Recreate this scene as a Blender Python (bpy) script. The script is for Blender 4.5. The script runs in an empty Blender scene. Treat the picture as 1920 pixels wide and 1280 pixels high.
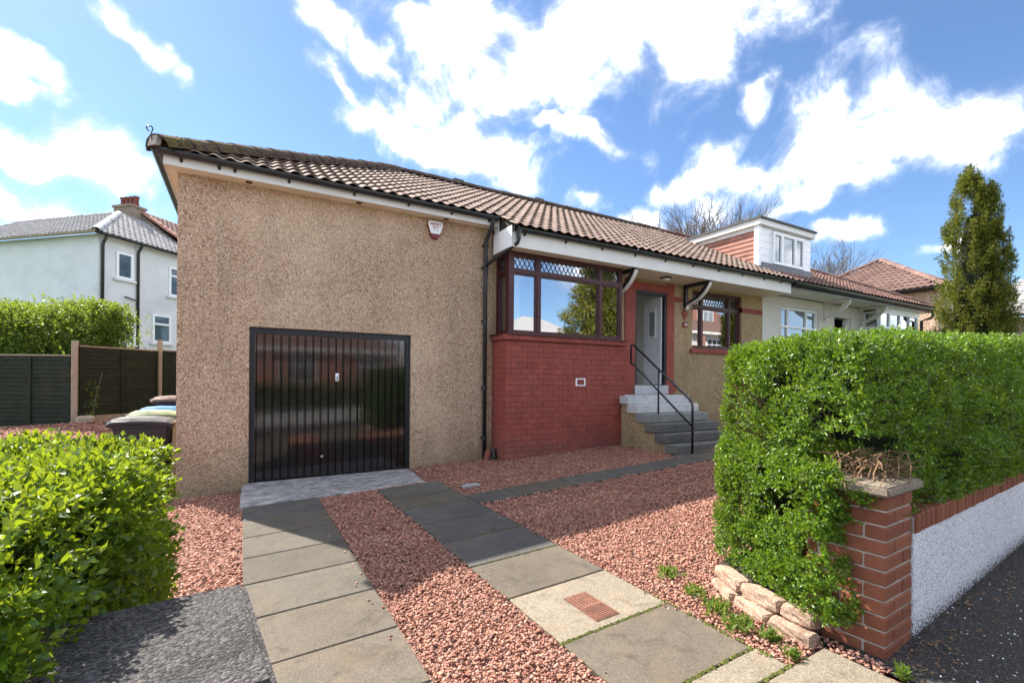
import bpy, bmesh, math, random
import numpy as np
from mathutils import Vector, Matrix
R = math.radians
random.seed(7)
rng = np.random.default_rng(7)
scn = bpy.context.scene
COL = scn.collection
PI = math.pi

# ------------------------------------------------------------------ camera
CAMZ, HEAD, ROLL, FPX, HOR = 1.6, R(29.7), R(0.45), 883.0, 712.0
FW = Vector((math.sin(HEAD), math.cos(HEAD), 0))
RT = Vector((math.cos(HEAD), -math.sin(HEAD), 0))
UP = Vector((0, 0, 1))
rt2 = RT * math.cos(ROLL) + UP * math.sin(ROLL)
up2 = UP * math.cos(ROLL) - RT * math.sin(ROLL)
cd = bpy.data.cameras.new('camera')
cam = bpy.data.objects.new('camera', cd)
COL.objects.link(cam)
cam.matrix_world = Matrix(((rt2.x, up2.x, -FW.x, 0), (rt2.y, up2.y, -FW.y, 0), (rt2.z, up2.z, -FW.z, CAMZ), (0, 0, 0, 1)))
cd.sensor_width = 36
cd.lens = FPX / 1920 * 36
cd.shift_y = (HOR - 640) / 1920
cd.clip_start = 0.05
cd.clip_end = 2000
scn.camera = cam

def ray(px, py):
    d = FW + rt2 * ((px - 960) / FPX) + up2 * ((HOR - py) / FPX)
    return d.normalized()

# ------------------------------------------------------------------ world, sun, exposure
SUN = Vector((-0.425, 0.862, 1.0)).normalized()
SUN_EL = math.asin(SUN.z)
SUN_ROT = math.atan2(SUN.x, SUN.y)
scn.view_settings.view_transform = 'Standard'
scn.view_settings.look = 'None'
scn.view_settings.gamma = 1.0
scn.view_settings.exposure = 1.95
scn.view_settings.use_curve_mapping = False
scn.cycles.use_denoising = True
scn.cycles.max_bounces = 6
scn.cycles.diffuse_bounces = 3
scn.cycles.glossy_bounces = 3
scn.cycles.transmission_bounces = 3
scn.cycles.transparent_max_bounces = 12
scn.cycles.sample_clamp_indirect = 6.0
SKY_STRENGTH = 0.058

world = bpy.data.worlds.new('World')
scn.world = world
world.use_nodes = True
wn, wl = world.node_tree.nodes, world.node_tree.links
wn.clear()
def wnode(t, **k):
    n = wn.new(t)
    for a, b in k.items():
        setattr(n, a, b)
    return n
def wmath(op, a, b=None, c=None, clamp=False):
    n = wnode('ShaderNodeMath', operation=op, use_clamp=clamp)
    for i, s in enumerate((a, b, c)):
        if s is None:
            continue
        if isinstance(s, (int, float)):
            n.inputs[i].default_value = s
        else:
            wl.new(s, n.inputs[i])
    return n.outputs[0]
wout = wnode('ShaderNodeOutputWorld')
wbg = wnode('ShaderNodeBackground')
wbg.inputs['Strength'].default_value = SKY_STRENGTH
sky = wnode('ShaderNodeTexSky', sky_type='NISHITA')
sky.sun_disc = False
sky.sun_elevation = SUN_EL
sky.sun_rotation = SUN_ROT
sky.air_density = 0.95
sky.dust_density = 0.2
sky.ozone_density = 6.0
tc = wnode('ShaderNodeTexCoord')
DIR = tc.outputs['Generated']
WARP = DIR
for (sc_, am) in ((4.0, 0.16), (11.0, 0.085), (30.0, 0.03)):
    wz = wnode('ShaderNodeTexNoise'); wz.inputs['Scale'].default_value = sc_; wz.inputs['Detail'].default_value = 2.0
    wl.new(DIR, wz.inputs['Vector'])
    ws = wnode('ShaderNodeVectorMath', operation='SUBTRACT'); wl.new(wz.outputs['Color'], ws.inputs[0]); ws.inputs[1].default_value = (0.5, 0.5, 0.5)
    wa = wnode('ShaderNodeVectorMath', operation='MULTIPLY_ADD'); wl.new(ws.outputs[0], wa.inputs[0]); wa.inputs[1].default_value = (am, am, am); wl.new(WARP, wa.inputs[2])
    WARP = wa.outputs[0]
# cloud banks: (px, py, half width, half height, rotation) read as directions in the sky
CLOUDS = [(1090, 70, 300, 125, -6), (860, 50, 160, 85, 10), (1290, 60, 120, 80, -20), (1010, 165, 190, 45, -4), (705, 100, 60, 30, 15),
          (590, 30, 60, 36, 25), (950, 290, 90, 52, 20), (720, 230, 110, 38, 18), (810, 262, 95, 36, 12), (620, 150, 80, 22, 38),
          (1070, 250, 85, 22, 18), (1095, 382, 38, 24, 0), (1530, 270, 150, 72, -32), (1450, 330, 120, 60, -8), (1650, 262, 110, 55, -15),
          (1810, 245, 150, 62, -22), (1560, 200, 70, 22, -60), (1310, 320, 80, 30, -25), (1540, 365, 160, 26, -10), (1190, 425, 60, 22, 0),
          (1400, 190, 40, 26, 40), (1590, 440, 60, 26, 0), (1790, 455, 60, 16, -10),
          (70, 270, 150, 40, 14), (180, 300, 190, 46, 12), (90, 385, 160, 52, 3), (270, 90, 70, 22, 60), (90, 160, 110, 22, 28), (20, 130, 70, 30, 30),
          (270, 350, 100, 50, 10)]
qs = None
for (px, py, rx, ry, rot) in CLOUDS:
    c = ray(px, py)
    e1 = (ray(px + 20 * math.cos(R(rot)), py + 20 * math.sin(R(rot))) - c)
    e2 = (ray(px - 20 * math.sin(R(rot)), py + 20 * math.cos(R(rot))) - c)
    e1 = e1 - c * e1.dot(c); e2 = e2 - c * e2.dot(c)
    a1 = e1.normalized() / (e1.length * rx / 20)
    a2 = e2.normalized() / (e2.length * ry / 20)
    d1 = wnode('ShaderNodeVectorMath', operation='DOT_PRODUCT'); wl.new(WARP, d1.inputs[0]); d1.inputs[1].default_value = a1
    d2 = wnode('ShaderNodeVectorMath', operation='DOT_PRODUCT'); wl.new(WARP, d2.inputs[0]); d2.inputs[1].default_value = a2
    m1 = wmath('MULTIPLY', d1.outputs['Value'], d1.outputs['Value'])
    q = wmath('MULTIPLY_ADD', d2.outputs['Value'], d2.outputs['Value'], m1)
    qs = q if qs is None else wmath('SMOOTH_MIN', qs, q, 0.35)
inside = wmath('SUBTRACT', 1.0, wmath('SQRT', wmath('MAXIMUM', qs, 0.0)))
# unseen sky: invented cumulus of the same kind, cover raised for fill light
low = wnode('ShaderNodeTexNoise'); low.inputs['Scale'].default_value = 2.6; low.inputs['Detail'].default_value = 3.0
lof = wnode('ShaderNodeVectorMath', operation='ADD'); wl.new(DIR, lof.inputs[0]); lof.inputs[1].default_value = (1.7, 1.7, 1.7); wl.new(lof.outputs[0], low.inputs['Vector'])  # offset picked so the bay panes mirror mostly clear sky
outside = wmath('MULTIPLY_ADD', low.outputs['Fac'], 5.0, -2.35)
dv = wnode('ShaderNodeVectorMath', operation='DOT_PRODUCT'); wl.new(DIR, dv.inputs[0]); dv.inputs[1].default_value = ray(960, 400)
vis = wnode('ShaderNodeMapRange'); vis.inputs['From Min'].default_value = 0.50; vis.inputs['From Max'].default_value = 0.66
wl.new(dv.outputs['Value'], vis.inputs['Value'])
mixv = wnode('ShaderNodeMix', data_type='FLOAT')
wl.new(vis.outputs[0], mixv.inputs['Factor']); wl.new(outside, mixv.inputs['A']); wl.new(inside, mixv.inputs['B'])
cover = wmath('MAXIMUM', mixv.outputs['Result'], -1.4)
n1 = wnode('ShaderNodeTexNoise'); n1.inputs['Scale'].default_value = 9.0; n1.inputs['Detail'].default_value = 9.0
n1.inputs['Roughness'].default_value = 0.62; n1.inputs['Distortion'].default_value = 0.35
wl.new(DIR, n1.inputs['Vector'])
dens = wmath('ADD', cover, wmath('MULTIPLY_ADD', n1.outputs['Fac'], 3.6, -1.85))
mask = wnode('ShaderNodeMapRange', interpolation_type='SMOOTHSTEP'); mask.inputs['From Min'].default_value = -0.72; mask.inputs['From Max'].default_value = 1.0
wl.new(dens, mask.inputs['Value'])
n2 = wnode('ShaderNodeTexNoise'); n2.inputs['Scale'].default_value = 7.0; n2.inputs['Detail'].default_value = 6.0
wl.new(DIR, n2.inputs['Vector'])
shade = wnode('ShaderNodeMapRange'); shade.inputs['From Min'].default_value = 0.37; shade.inputs['From Max'].default_value = 0.55
wl.new(n2.outputs['Fac'], shade.inputs['Value'])
ccol = wnode('ShaderNodeMix', data_type='RGBA')
CB = 33.0
ccol.inputs['A'].default_value = (0.40 * CB, 0.42 * CB, 0.46 * CB, 1)
ccol.inputs['B'].default_value = (1.02 * CB, 1.03 * CB, 1.06 * CB, 1)
wl.new(shade.outputs[0], ccol.inputs['Factor'])
# thin high haze of cirrus
n3 = wnode('ShaderNodeTexNoise'); n3.inputs['Scale'].default_value = 3.2; n3.inputs['Detail'].default_value = 7.0; n3.inputs['Distortion'].default_value = 0.8
mp = wnode('ShaderNodeMapping'); mp.inputs['Scale'].default_value = (1.0, 1.6, 3.0); wl.new(DIR, mp.inputs['Vector']); wl.new(mp.outputs[0], n3.inputs['Vector'])
thin = wnode('ShaderNodeMapRange'); thin.inputs['From Min'].default_value = 0.46; thin.inputs['From Max'].default_value = 0.85; thin.inputs['To Max'].default_value = 0.012
wl.new(n3.outputs['Fac'], thin.inputs['Value'])
sep = wnode('ShaderNodeSeparateXYZ'); wl.new(DIR, sep.inputs[0])
zf = wnode('ShaderNodeMapRange'); zf.inputs['From Min'].default_value = -0.02; zf.inputs['From Max'].default_value = 0.06
wl.new(sep.outputs['Z'], zf.inputs['Value'])
fac = wmath('MULTIPLY', wmath('MAXIMUM', wmath('POWER', mask.outputs[0], 1.7), thin.outputs[0]), zf.outputs[0])
skymix = wnode('ShaderNodeMix', data_type='RGBA')
glow = wmath('MULTIPLY_ADD', wmath('POWER', mask.outputs[0], 3.0), 0.70, 0.30)      # thin cloud edges scatter less light than the bright cores
cs_ = wnode('ShaderNodeVectorMath', operation='SCALE'); wl.new(ccol.outputs['Result'], cs_.inputs[0]); wl.new(glow, cs_.inputs['Scale'])
wl.new(fac, skymix.inputs['Factor']); wl.new(sky.outputs[0], skymix.inputs['A']); wl.new(cs_.outputs[0], skymix.inputs['B'])
wl.new(skymix.outputs['Result'], wbg.inputs['Color']); wl.new(wbg.outputs[0], wout.inputs['Surface'])

sd = bpy.data.lights.new('sun', 'SUN')
sd.energy = 3.5
sd.angle = R(0.53)
sd.color = (1.0, 0.93, 0.83)
sun = bpy.data.objects.new('sun', sd)
COL.objects.link(sun)
sun.location = SUN * 40
sun.rotation_euler = SUN.to_track_quat('Z', 'Y').to_euler()

# ------------------------------------------------------------------ helpers
WM = {}
def wmat(o):
    return WM.get(o, Matrix.Identity(4))
def setprops(o, label=None, cat=None, group=None, kind=None):
    if label: o['label'] = label
    if cat: o['category'] = cat
    if group: o['group'] = group
    if kind: o['kind'] = kind
    return o
def attach(o, parent, M=None, local=False):
    M = M or Matrix.Identity(4)
    if parent is not None:
        o.parent = parent
        if local:
            o.matrix_basis = M
            WM[o] = wmat(parent) @ M
        else:
            o.matrix_parent_inverse = wmat(parent).inverted()
            o.matrix_basis = M
            WM[o] = M
    else:
        o.matrix_basis = M
        WM[o] = M
    COL.objects.link(o)
    return o
def thing(name, label, cat, loc=(0, 0, 0), rz=0, group=None, parent=None):
    o = bpy.data.objects.new(name, None)
    o.empty_display_size = 0.2
    attach(o, parent, Matrix.Translation(loc) @ Matrix.Rotation(rz, 4, 'Z'))
    return setprops(o, label, cat, group)
def inst(name, mesh, parent, M, local=False):
    return attach(bpy.data.objects.new(name, mesh), parent, M, local)

class MB:
    def __init__(s, T=None):
        s.v, s.f, s.T = [], [], T
    def add(s, vs, fs):
        b = len(s.v)
        if s.T is not None:
            vs = [tuple(s.T @ Vector(p)) for p in vs]
        s.v += [tuple(p) for p in vs]
        s.f += [tuple(i + b for i in f) for f in fs]
        return s
    def box(s, x0, x1, y0, y1, z0, z1):
        return s.add([(x0, y0, z0), (x1, y0, z0), (x1, y1, z0), (x0, y1, z0), (x0, y0, z1), (x1, y0, z1), (x1, y1, z1), (x0, y1, z1)],
                     [(0, 3, 2, 1), (4, 5, 6, 7), (0, 1, 5, 4), (1, 2, 6, 5), (2, 3, 7, 6), (3, 0, 4, 7)])
    def poly(s, pts):
        return s.add(pts, [tuple(range(len(pts)))])
    def prism(s, pts, off):
        n = len(pts); o = Vector(off)
        vs = [Vector(p) for p in pts] + [Vector(p) + o for p in pts]
        return s.add(vs, [tuple(range(n))[::-1], tuple(range(n, 2 * n))] + [(i, (i + 1) % n, n + (i + 1) % n, n + i) for i in range(n)])
    def tube(s, pts, r, n=8, r1=None, cap=True):
        pts = [Vector(p) for p in pts]
        k = len(pts); rings = []
        ref = None
        for i, p in enumerate(pts):
            t = (pts[min(i + 1, k - 1)] - pts[max(i - 1, 0)]).normalized()
            if ref is None:
                ref = t.orthogonal().normalized()
            a = (ref - t * ref.dot(t)).normalized(); ref = a
            b = t.cross(a)
            rr = r if r1 is None else r + (r1 - r) * i / max(1, k - 1)
            rings += [p + (a * math.cos(2 * PI * j / n) + b * math.sin(2 * PI * j / n)) * rr for j in range(n)]
        fs = [(i * n + j, i * n + (j + 1) % n, (i + 1) * n + (j + 1) % n, (i + 1) * n + j) for i in range(k - 1) for j in range(n)]
        if cap:
            fs += [tuple(range(n))[::-1], tuple((k - 1) * n + j for j in range(n))]
        return s.add(rings, fs)
    def lathe(s, c, prof, n=16):
        vs = [(c[0] + r * math.cos(2 * PI * j / n), c[1] + r * math.sin(2 * PI * j / n), c[2] + z) for r, z in prof for j in range(n)]
        k = len(prof)
        fs = [(i * n + j, i * n + (j + 1) % n, (i + 1) * n + (j + 1) % n, (i + 1) * n + j) for i in range(k - 1) for j in range(n)]
        return s.add(vs, fs + [tuple(range(n))[::-1], tuple((k - 1) * n + j for j in range(n))])
    def mesh(s, name, m, smooth=False):
        me = bpy.data.meshes.new(name)
        me.from_pydata(s.v, [], s.f)
        me.materials.append(m)
        if smooth:
            for p in me.polygons: p.use_smooth = True
        me.update()
        return me
    def build(s, name, m, parent=None, smooth=False, bevel=0, local=False, label=None, cat=None, kind=None, group=None, seg=1):
        me = s.mesh(name, m, smooth)
        if bevel:
            bevel_mesh(me, bevel, seg)
        o = attach(bpy.data.objects.new(name, me), parent, None, local)
        return setprops(o, label, cat, group, kind)
def bevel_mesh(me, w, seg=1):
    bm = bmesh.new(); bm.from_mesh(me)
    es = [e for e in bm.edges if len(e.link_faces) == 2 and e.calc_face_angle(0) > 0.5]
    bmesh.ops.bevel(bm, geom=es, offset=w, segments=seg, affect='EDGES', clamp_overlap=True)
    bm.to_mesh(me); bm.free()
def np_mesh(name, V, F, m, parent=None, smooth=False, kind=None, label=None, cat=None):
    V = np.asarray(V, np.float32).reshape(-1, 3); F = np.asarray(F, np.int32)
    k = F.shape[1]
    me = bpy.data.meshes.new(name)
    me.vertices.add(len(V)); me.vertices.foreach_set('co', V.ravel())
    me.loops.add(F.size); me.loops.foreach_set('vertex_index', F.ravel())
    me.polygons.add(len(F)); me.polygons.foreach_set('loop_start', np.arange(0, F.size, k, dtype=np.int32))
    if smooth: me.polygons.foreach_set('use_smooth', np.ones(len(F), bool))
    me.materials.append(m)
    me.update(calc_edges=True)
    o = attach(bpy.data.objects.new(name, me), parent)
    return setprops(o, label, cat, None, kind)
def vnoise(P, scale, seed=0):
    P = np.asarray(P) * scale + seed * 17.3
    I = np.floor(P).astype(np.int64); f = P - I; f = f * f * (3 - 2 * f)
    def h(i):
        n = (i[:, 0] * 374761393 + i[:, 1] * 668265263 + i[:, 2] * 2147483647) & 0x7fffffff
        n = ((n ^ (n >> 13)) * 1274126177) & 0x7fffffff
        return ((n ^ (n >> 16)) & 0xffff) / 65535.0
    r = 0
    for a in (0, 1):
        for b in (0, 1):
            for c in (0, 1):
                w = (f[:, 0] if a else 1 - f[:, 0]) * (f[:, 1] if b else 1 - f[:, 1]) * (f[:, 2] if c else 1 - f[:, 2])
                r = r + w * h(I + np.array([a, b, c]))
    return r
def sst(t):
    t = np.clip(t, 0, 1)
    return t * t * (3 - 2 * t)
def g(x, y):
    """height of the ground: falls to the left along the street, climbs behind the garage"""
    z = 0.045 * np.clip(x, -8, 30)
    z = z + 0.70 * sst((np.asarray(y) - 9.6) / 4.2) * sst((-np.asarray(x) - 0.2) / 0.8)
    z = z + 1.3 * sst((np.asarray(y) - 15) / 10) * sst((-np.asarray(x) + 1) / 4)
    return z
def gz(x, y):
    return float(g(x, y))

# ------------------------------------------------------------------ materials
MATS = {}
def new_mat(name):
    m = bpy.data.materials.new(name); m.use_nodes = True
    nt = m.node_tree; nt.nodes.clear()
    return m, nt
class NT:
    def __init__(s, nt):
        s.nt = nt
    def n(s, t, ins=None, **k):
        nd = s.nt.nodes.new(t)
        for a, b in k.items(): setattr(nd, a, b)
        for a, b in (ins or {}).items():
            if isinstance(b, bpy.types.NodeSocket): s.nt.links.new(b, nd.inputs[a])
            else: nd.inputs[a].default_value = b
        return nd
    def noise(s, scale, vec, detail=4, rough=0.55, dist=0.0):
        return s.n('ShaderNodeTexNoise', {'Scale': scale, 'Detail': detail, 'Roughness': rough, 'Distortion': dist, 'Vector': vec}).outputs['Fac']
    def ramp(s, v, lo, hi, a=0.0, b=1.0):
        return s.n('ShaderNodeMapRange', {'Value': v, 'From Min': lo, 'From Max': hi, 'To Min': a, 'To Max': b}).outputs[0]
    def mix(s, f, a, b, mode='MIX'):
        nd = s.n('ShaderNodeMix', data_type='RGBA', blend_type=mode)
        for key, val in (('Factor', f), ('A', a), ('B', b)):
            if isinstance(val, bpy.types.NodeSocket): s.nt.links.new(val, nd.inputs[key])
            elif key == 'Factor': nd.inputs[key].default_value = val
            else: nd.inputs[key].default_value = (*val[:3], 1)
        return nd.outputs['Result']
    def cramp(s, v, stops):
        nd = s.n('ShaderNodeValToRGB', {'Fac': v})
        el = nd.color_ramp.elements
        while len(el) < len(stops): el.new(0.5)
        for e, (p, c) in zip(el, stops):
            e.position = p; e.color = (*c, 1)
        return nd.outputs[0]
    def bump(s, h, strength, dist=0.01):
        return s.n('ShaderNodeBump', {'Height': h, 'Strength': strength, 'Distance': dist}).outputs[0]
    def out(s, sh):
        o = s.n('ShaderNodeOutputMaterial'); s.nt.links.new(sh, o.inputs['Surface'])
    def pbr(s, col, rough=0.8, nrm=None, spec=0.3, metal=0.0, coat=0.0):
        ins = {'Base Color': col if isinstance(col, bpy.types.NodeSocket) else (*col[:3], 1), 'Roughness': rough, 'Specular IOR Level': spec, 'Metallic': metal}
        if coat: ins['Coat Weight'] = coat; ins['Coat Roughness'] = 0.05
        if nrm is not None: ins['Normal'] = nrm
        return s.n('ShaderNodeBsdfPrincipled', ins).outputs[0]
    def pos(s): return s.n('ShaderNodeNewGeometry').outputs['Position']
    def isl(s): return s.n('ShaderNodeNewGeometry').outputs['Random Per Island']
    def rnd(s): return s.n('ShaderNodeObjectInfo').outputs['Random']

def plain(name, col, rough=0.6, var=0.12, scale=6, bump=0.0, bscale=60, spec=0.3, metal=0.0, dirt=None, dirt_amt=0.4, coat=0, objvar=0.0, base=None):
    m, nt = new_mat(name); t = NT(nt); p = t.pos()
    n = t.noise(scale, p, 6, 0.6)
    c = t.mix(t.ramp(n, 0.3, 0.7), tuple(x * (1 - var) for x in col), tuple(min(1, x * (1 + var)) for x in col))
    if objvar:
        c = t.mix(t.ramp(t.rnd(), 0, 1, 0, objvar), c, tuple(x * 0.45 for x in col))
    if dirt:
        d = t.noise(scale * 0.45, p, 8, 0.7, 0.4)
        c = t.mix(t.ramp(d, 0.52, 0.75, 0, dirt_amt), c, dirt)
    if base:
        zz = t.n('ShaderNodeSeparateXYZ', {'Vector': p}).outputs['Z']
        wob = t.n('ShaderNodeMath', {0: t.noise(4.0, p, 7, 0.7), 1: 0.8, 2: zz}, operation='MULTIPLY_ADD').outputs[0]
        c = t.mix(t.ramp(wob, 1.10, 0.50, 0, 0.6), c, base)
        fd = t.n('ShaderNodeMapping', {'Vector': p, 'Scale': (5, 5, 0.8)}).outputs[0]
        c = t.mix(t.ramp(t.noise(1.2, fd, 8, 0.75), 0.54, 0.72, 0, 0.45), c, tuple(min(1, x * 1.35 + 0.03) for x in col))
    nb = t.bump(t.noise(bscale, p, 5, 0.6), bump, 0.004) if bump else None
    r = t.ramp(t.noise(scale * 2, p, 4), 0.3, 0.7, max(0.02, rough - 0.08), min(1, rough + 0.08))
    t.out(t.pbr(c, r, nb, spec, metal, coat))
    return m

def roughcast(name, cols, vscale, stain=(0.12, 0.10, 0.07), stain_amt=0.35, bump=0.8, base_green=True):
    m, nt = new_mat(name); t = NT(nt); p = t.pos()
    v = t.n('ShaderNodeTexVoronoi', {'Vector': p, 'Scale': vscale, 'Randomness': 1.0})
    h = t.n('ShaderNodeSeparateColor', {'Color': v.outputs['Color']}).outputs[0]
    k = len(cols)
    c = t.cramp(h, [(i / (k - 1) if k > 1 else 0, col) for i, col in enumerate(cols)])
    edge = t.ramp(v.outputs['Distance'], 0.35, 0.75)
    c = t.mix(t.n('ShaderNodeMath', {0: edge, 1: 0.38}, operation='MULTIPLY').outputs[0], c, tuple(x * 0.6 for x in cols[0]))
    big = t.noise(0.9, p, 7, 0.65, 0.5)
    c = t.mix(t.ramp(big, 0.5, 0.78, 0, stain_amt), c, stain)
    stv = t.n('ShaderNodeMapping', {'Vector': p, 'Scale': (3.2, 3.2, 0.22)}).outputs[0]
    c = t.mix(t.ramp(t.noise(1.4, stv, 7, 0.7, 0.3), 0.50, 0.74, 0, stain_amt * 1.1), c, stain)
    c = t.mix(t.ramp(t.noise(0.55, p, 4, 0.6), 0.52, 0.70, 0, 0.28), c, tuple(min(1, x * 1.18) for x in cols[len(cols) // 2]))
    if base_green:
        s = t.n('ShaderNodeSeparateXYZ', {'Vector': p}).outputs['Z']
        wob = t.n('ShaderNodeMath', {0: t.noise(2.5, p, 6), 1: 0.9, 2: s}, operation='MULTIPLY_ADD').outputs[0]
        c = t.mix(t.ramp(wob, 1.25, 0.45, 0, 0.55), c, (0.14, 0.118, 0.066))
    nb = t.bump(t.n('ShaderNodeMath', {0: v.outputs['Distance'], 1: -1.0}, operation='MULTIPLY').outputs[0], bump, 0.012)
    t.out(t.pbr(c, 0.9, nb, 0.2))
    return m

def leaf_mat(name, stops, gloss=0.35, trans=0.4, tcol=(0.35, 0.55, 0.04)):
    m, nt = new_mat(name); t = NT(nt)
    c = t.cramp(t.isl(), stops)
    big = t.noise(3.0, t.pos(), 3)
    c = t.mix(t.ramp(big, 0.35, 0.7, 0, 0.45), c, tuple(x * 0.6 for x in stops[0][1]))
    dead = t.ramp(t.noise(2.1, t.pos(), 5, 0.7), 0.62, 0.72, 0, 0.75)
    dsel = t.ramp(t.n('ShaderNodeMath', {0: t.n('ShaderNodeMath', {0: t.isl(), 1: 7.31}, operation='MULTIPLY').outputs[0]}, operation='FRACT').outputs[0], 0.45, 0.55)
    c = t.mix(t.n('ShaderNodeMath', {0: dead, 1: dsel}, operation='MULTIPLY').outputs[0], c, (0.20, 0.13, 0.05))
    s1 = t.pbr(c, 0.42, None, gloss)
    s2 = t.n('ShaderNodeBsdfTranslucent', {'Color': t.mix(0.6, c, tcol)}).outputs[0]
    mx = t.n('ShaderNodeMixShader', {0: trans, 1: s1, 2: s2}).outputs[0]
    t.out(mx)
    return m

M_cast = roughcast('roughcast_tan', [(0.22, 0.122, 0.075), (0.53, 0.345, 0.215), (0.63, 0.43, 0.285), (0.75, 0.57, 0.41), (0.40, 0.255, 0.165), (0.85, 0.73, 0.57)], 70, stain_amt=0.28)
M_cast_gold = roughcast('roughcast_golden', [(0.18, 0.12, 0.06), (0.42, 0.30, 0.16), (0.50, 0.36, 0.20), (0.58, 0.46, 0.28), (0.36, 0.26, 0.14)], 62)
M_cast_house = roughcast('roughcast_sandy', [(0.30, 0.20, 0.13), (0.50, 0.36, 0.24), (0.55, 0.42, 0.30), (0.62, 0.50, 0.38)], 22, base_green=False)
M_white_cast = roughcast('roughcast_white', [(0.66, 0.66, 0.68), (0.78, 0.78, 0.80), (0.72, 0.72, 0.75), (0.82, 0.82, 0.84)], 34, stain=(0.42, 0.42, 0.43), stain_amt=0.22, base_green=False)
def mk_street_wall():
    m = roughcast('street_wall_roughcast', [(0.40, 0.40, 0.43), (0.80, 0.80, 0.83), (0.66, 0.66, 0.70), (0.88, 0.88, 0.90)], 85, stain=(0.5, 0.5, 0.52), stain_amt=0.2, base_green=False, bump=0.5)
    nt = m.node_tree; t = NT(nt); p = t.pos(); b = [n for n in nt.nodes if n.type == 'BSDF_PRINCIPLED'][0]
    src = b.inputs['Base Color'].links[0].from_socket
    sx = t.n('ShaderNodeSeparateXYZ', {'Vector': p})
    hgt = t.n('ShaderNodeMath', {0: sx.outputs['X'], 1: -0.045, 2: sx.outputs['Z']}, operation='MULTIPLY_ADD').outputs[0]
    low_ = t.ramp(hgt, 0.20, 0.0, 0, 0.30)
    sp = t.noise(75, p, 6, 0.75)
    f = t.ramp(t.n('ShaderNodeMath', {0: sp, 1: low_}, operation='ADD').outputs[0], 0.69, 0.80)
    nt.links.new(t.mix(f, src, (0.03, 0.032, 0.028)), b.inputs['Base Color'])
    return m
M_white_render = plain('white_render', (0.70, 0.70, 0.71), 0.85, 0.08, 1.2, 0.5, 40, dirt=(0.36, 0.37, 0.38), dirt_amt=0.55)
M_cream_render = plain('cream_render', (0.66, 0.62, 0.56), 0.85, 0.06, 2.0, 0.6, 50, dirt=(0.42, 0.38, 0.32), dirt_amt=0.3)
M_red_paint = plain('red_masonry_paint', (0.30, 0.072, 0.054), 0.75, 0.20, 5, 0.45, 90, dirt=(0.17, 0.07, 0.058), dirt_amt=0.6, objvar=0.35, base=(0.19, 0.10, 0.085))
M_red_paint_flat = plain('red_masonry_paint_flat', (0.29, 0.070, 0.053), 0.78, 0.20, 4, 0.45, 70, dirt=(0.17, 0.07, 0.058), dirt_amt=0.6)
M_white = plain('white_paint', (0.74, 0.73, 0.70), 0.5, 0.05, 3, dirt=(0.46, 0.40, 0.32), dirt_amt=0.35)
M_upvc = plain('white_upvc', (0.88, 0.89, 0.91), 0.35, 0.03, 4)
M_soffit = plain('cream_soffit', (0.82, 0.74, 0.60), 0.55, 0.08, 3, dirt=(0.45, 0.37, 0.27), dirt_amt=0.4)
M_black = plain('black_plastic', (0.018, 0.020, 0.022), 0.34, 0.3, 7, spec=0.5, dirt=(0.055, 0.052, 0.048), dirt_amt=0.6)
M_iron = plain('black_painted_iron', (0.012, 0.013, 0.015), 0.30, 0.3, 9, spec=0.5)
M_rust = plain('rusty_iron', (0.16, 0.072, 0.048), 0.85, 0.3, 22, 0.5, 90, dirt=(0.24, 0.11, 0.06), dirt_amt=0.6)
M_steel = plain('galvanised_steel', (0.32, 0.33, 0.34), 0.5, 0.2, 12, metal=0.2)
M_maroon = plain('mahogany_frame', (0.060, 0.014, 0.014), 0.42, 0.25, 9, spec=0.4, dirt=(0.10, 0.03, 0.03), dirt_amt=0.4)
M_lead = plain('lead_came', (0.035, 0.037, 0.04), 0.5, 0.2, 8)
M_lead_flash = plain('lead_flashing', (0.12, 0.125, 0.15), 0.5, 0.2, 6)
M_dark = plain('dark_frame', (0.016, 0.017, 0.020), 0.4, 0.2, 6, spec=0.4)
M_room = plain('room_wall', (0.62, 0.57, 0.48), 0.9, 0.05, 2)
M_floor = plain('room_floor', (0.20, 0.14, 0.09), 0.6, 0.15, 4)
M_hall = plain('hall_bounce_white', (0.88, 0.85, 0.78), 0.8, 0.03, 2)  # hall surfaces made near-white so bounced light lifts the open door
M_deck = plain('roof_underlay', (0.035, 0.028, 0.025), 0.95, 0.2, 5)
M_wood = plain('bare_timber', (0.34, 0.24, 0.12), 0.8, 0.2, 12, 0.3, 60)
M_orange = plain('orange_timber', (0.55, 0.24, 0.06), 0.7, 0.15, 9)
M_brown_wood = plain('brown_timber', (0.11, 0.045, 0.018), 0.6, 0.2, 10)
M_fence = plain('dark_green_fence', (0.020, 0.026, 0.014), 0.85, 0.35, 9, 0.5, 50, dirt=(0.045, 0.042, 0.022), dirt_amt=0.7, objvar=0.5)
M_post = plain('concrete_post', (0.36, 0.29, 0.22), 0.9, 0.15, 8, 0.6, 80, dirt=(0.16, 0.14, 0.10), dirt_amt=0.6)
M_curtain = plain('white_curtain', (0.80, 0.80, 0.78), 0.9, 0.03, 3)
M_terracotta = plain('terracotta', (0.20, 0.065, 0.045), 0.8, 0.2, 8, dirt=(0.10, 0.05, 0.04))
M_chim = plain('chimney_render', (0.26, 0.20, 0.15), 0.9, 0.2, 3, 0.5, 40)
M_redtile = plain('red_clay_tile', (0.36, 0.17, 0.125), 0.8, 0.25, 5, 0.3, 40, objvar=0.25, dirt=(0.45, 0.25, 0.2))
M_bark = plain('bark', (0.17, 0.135, 0.11), 0.9, 0.3, 9, 0.5, 40)
M_twig = plain('dry_twig', (0.17, 0.105, 0.058), 0.85, 0.3, 20)
M_felt = plain('roofing_felt', (0.10, 0.10, 0.10), 0.9, 0.2, 5, 0.4, 60)
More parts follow.
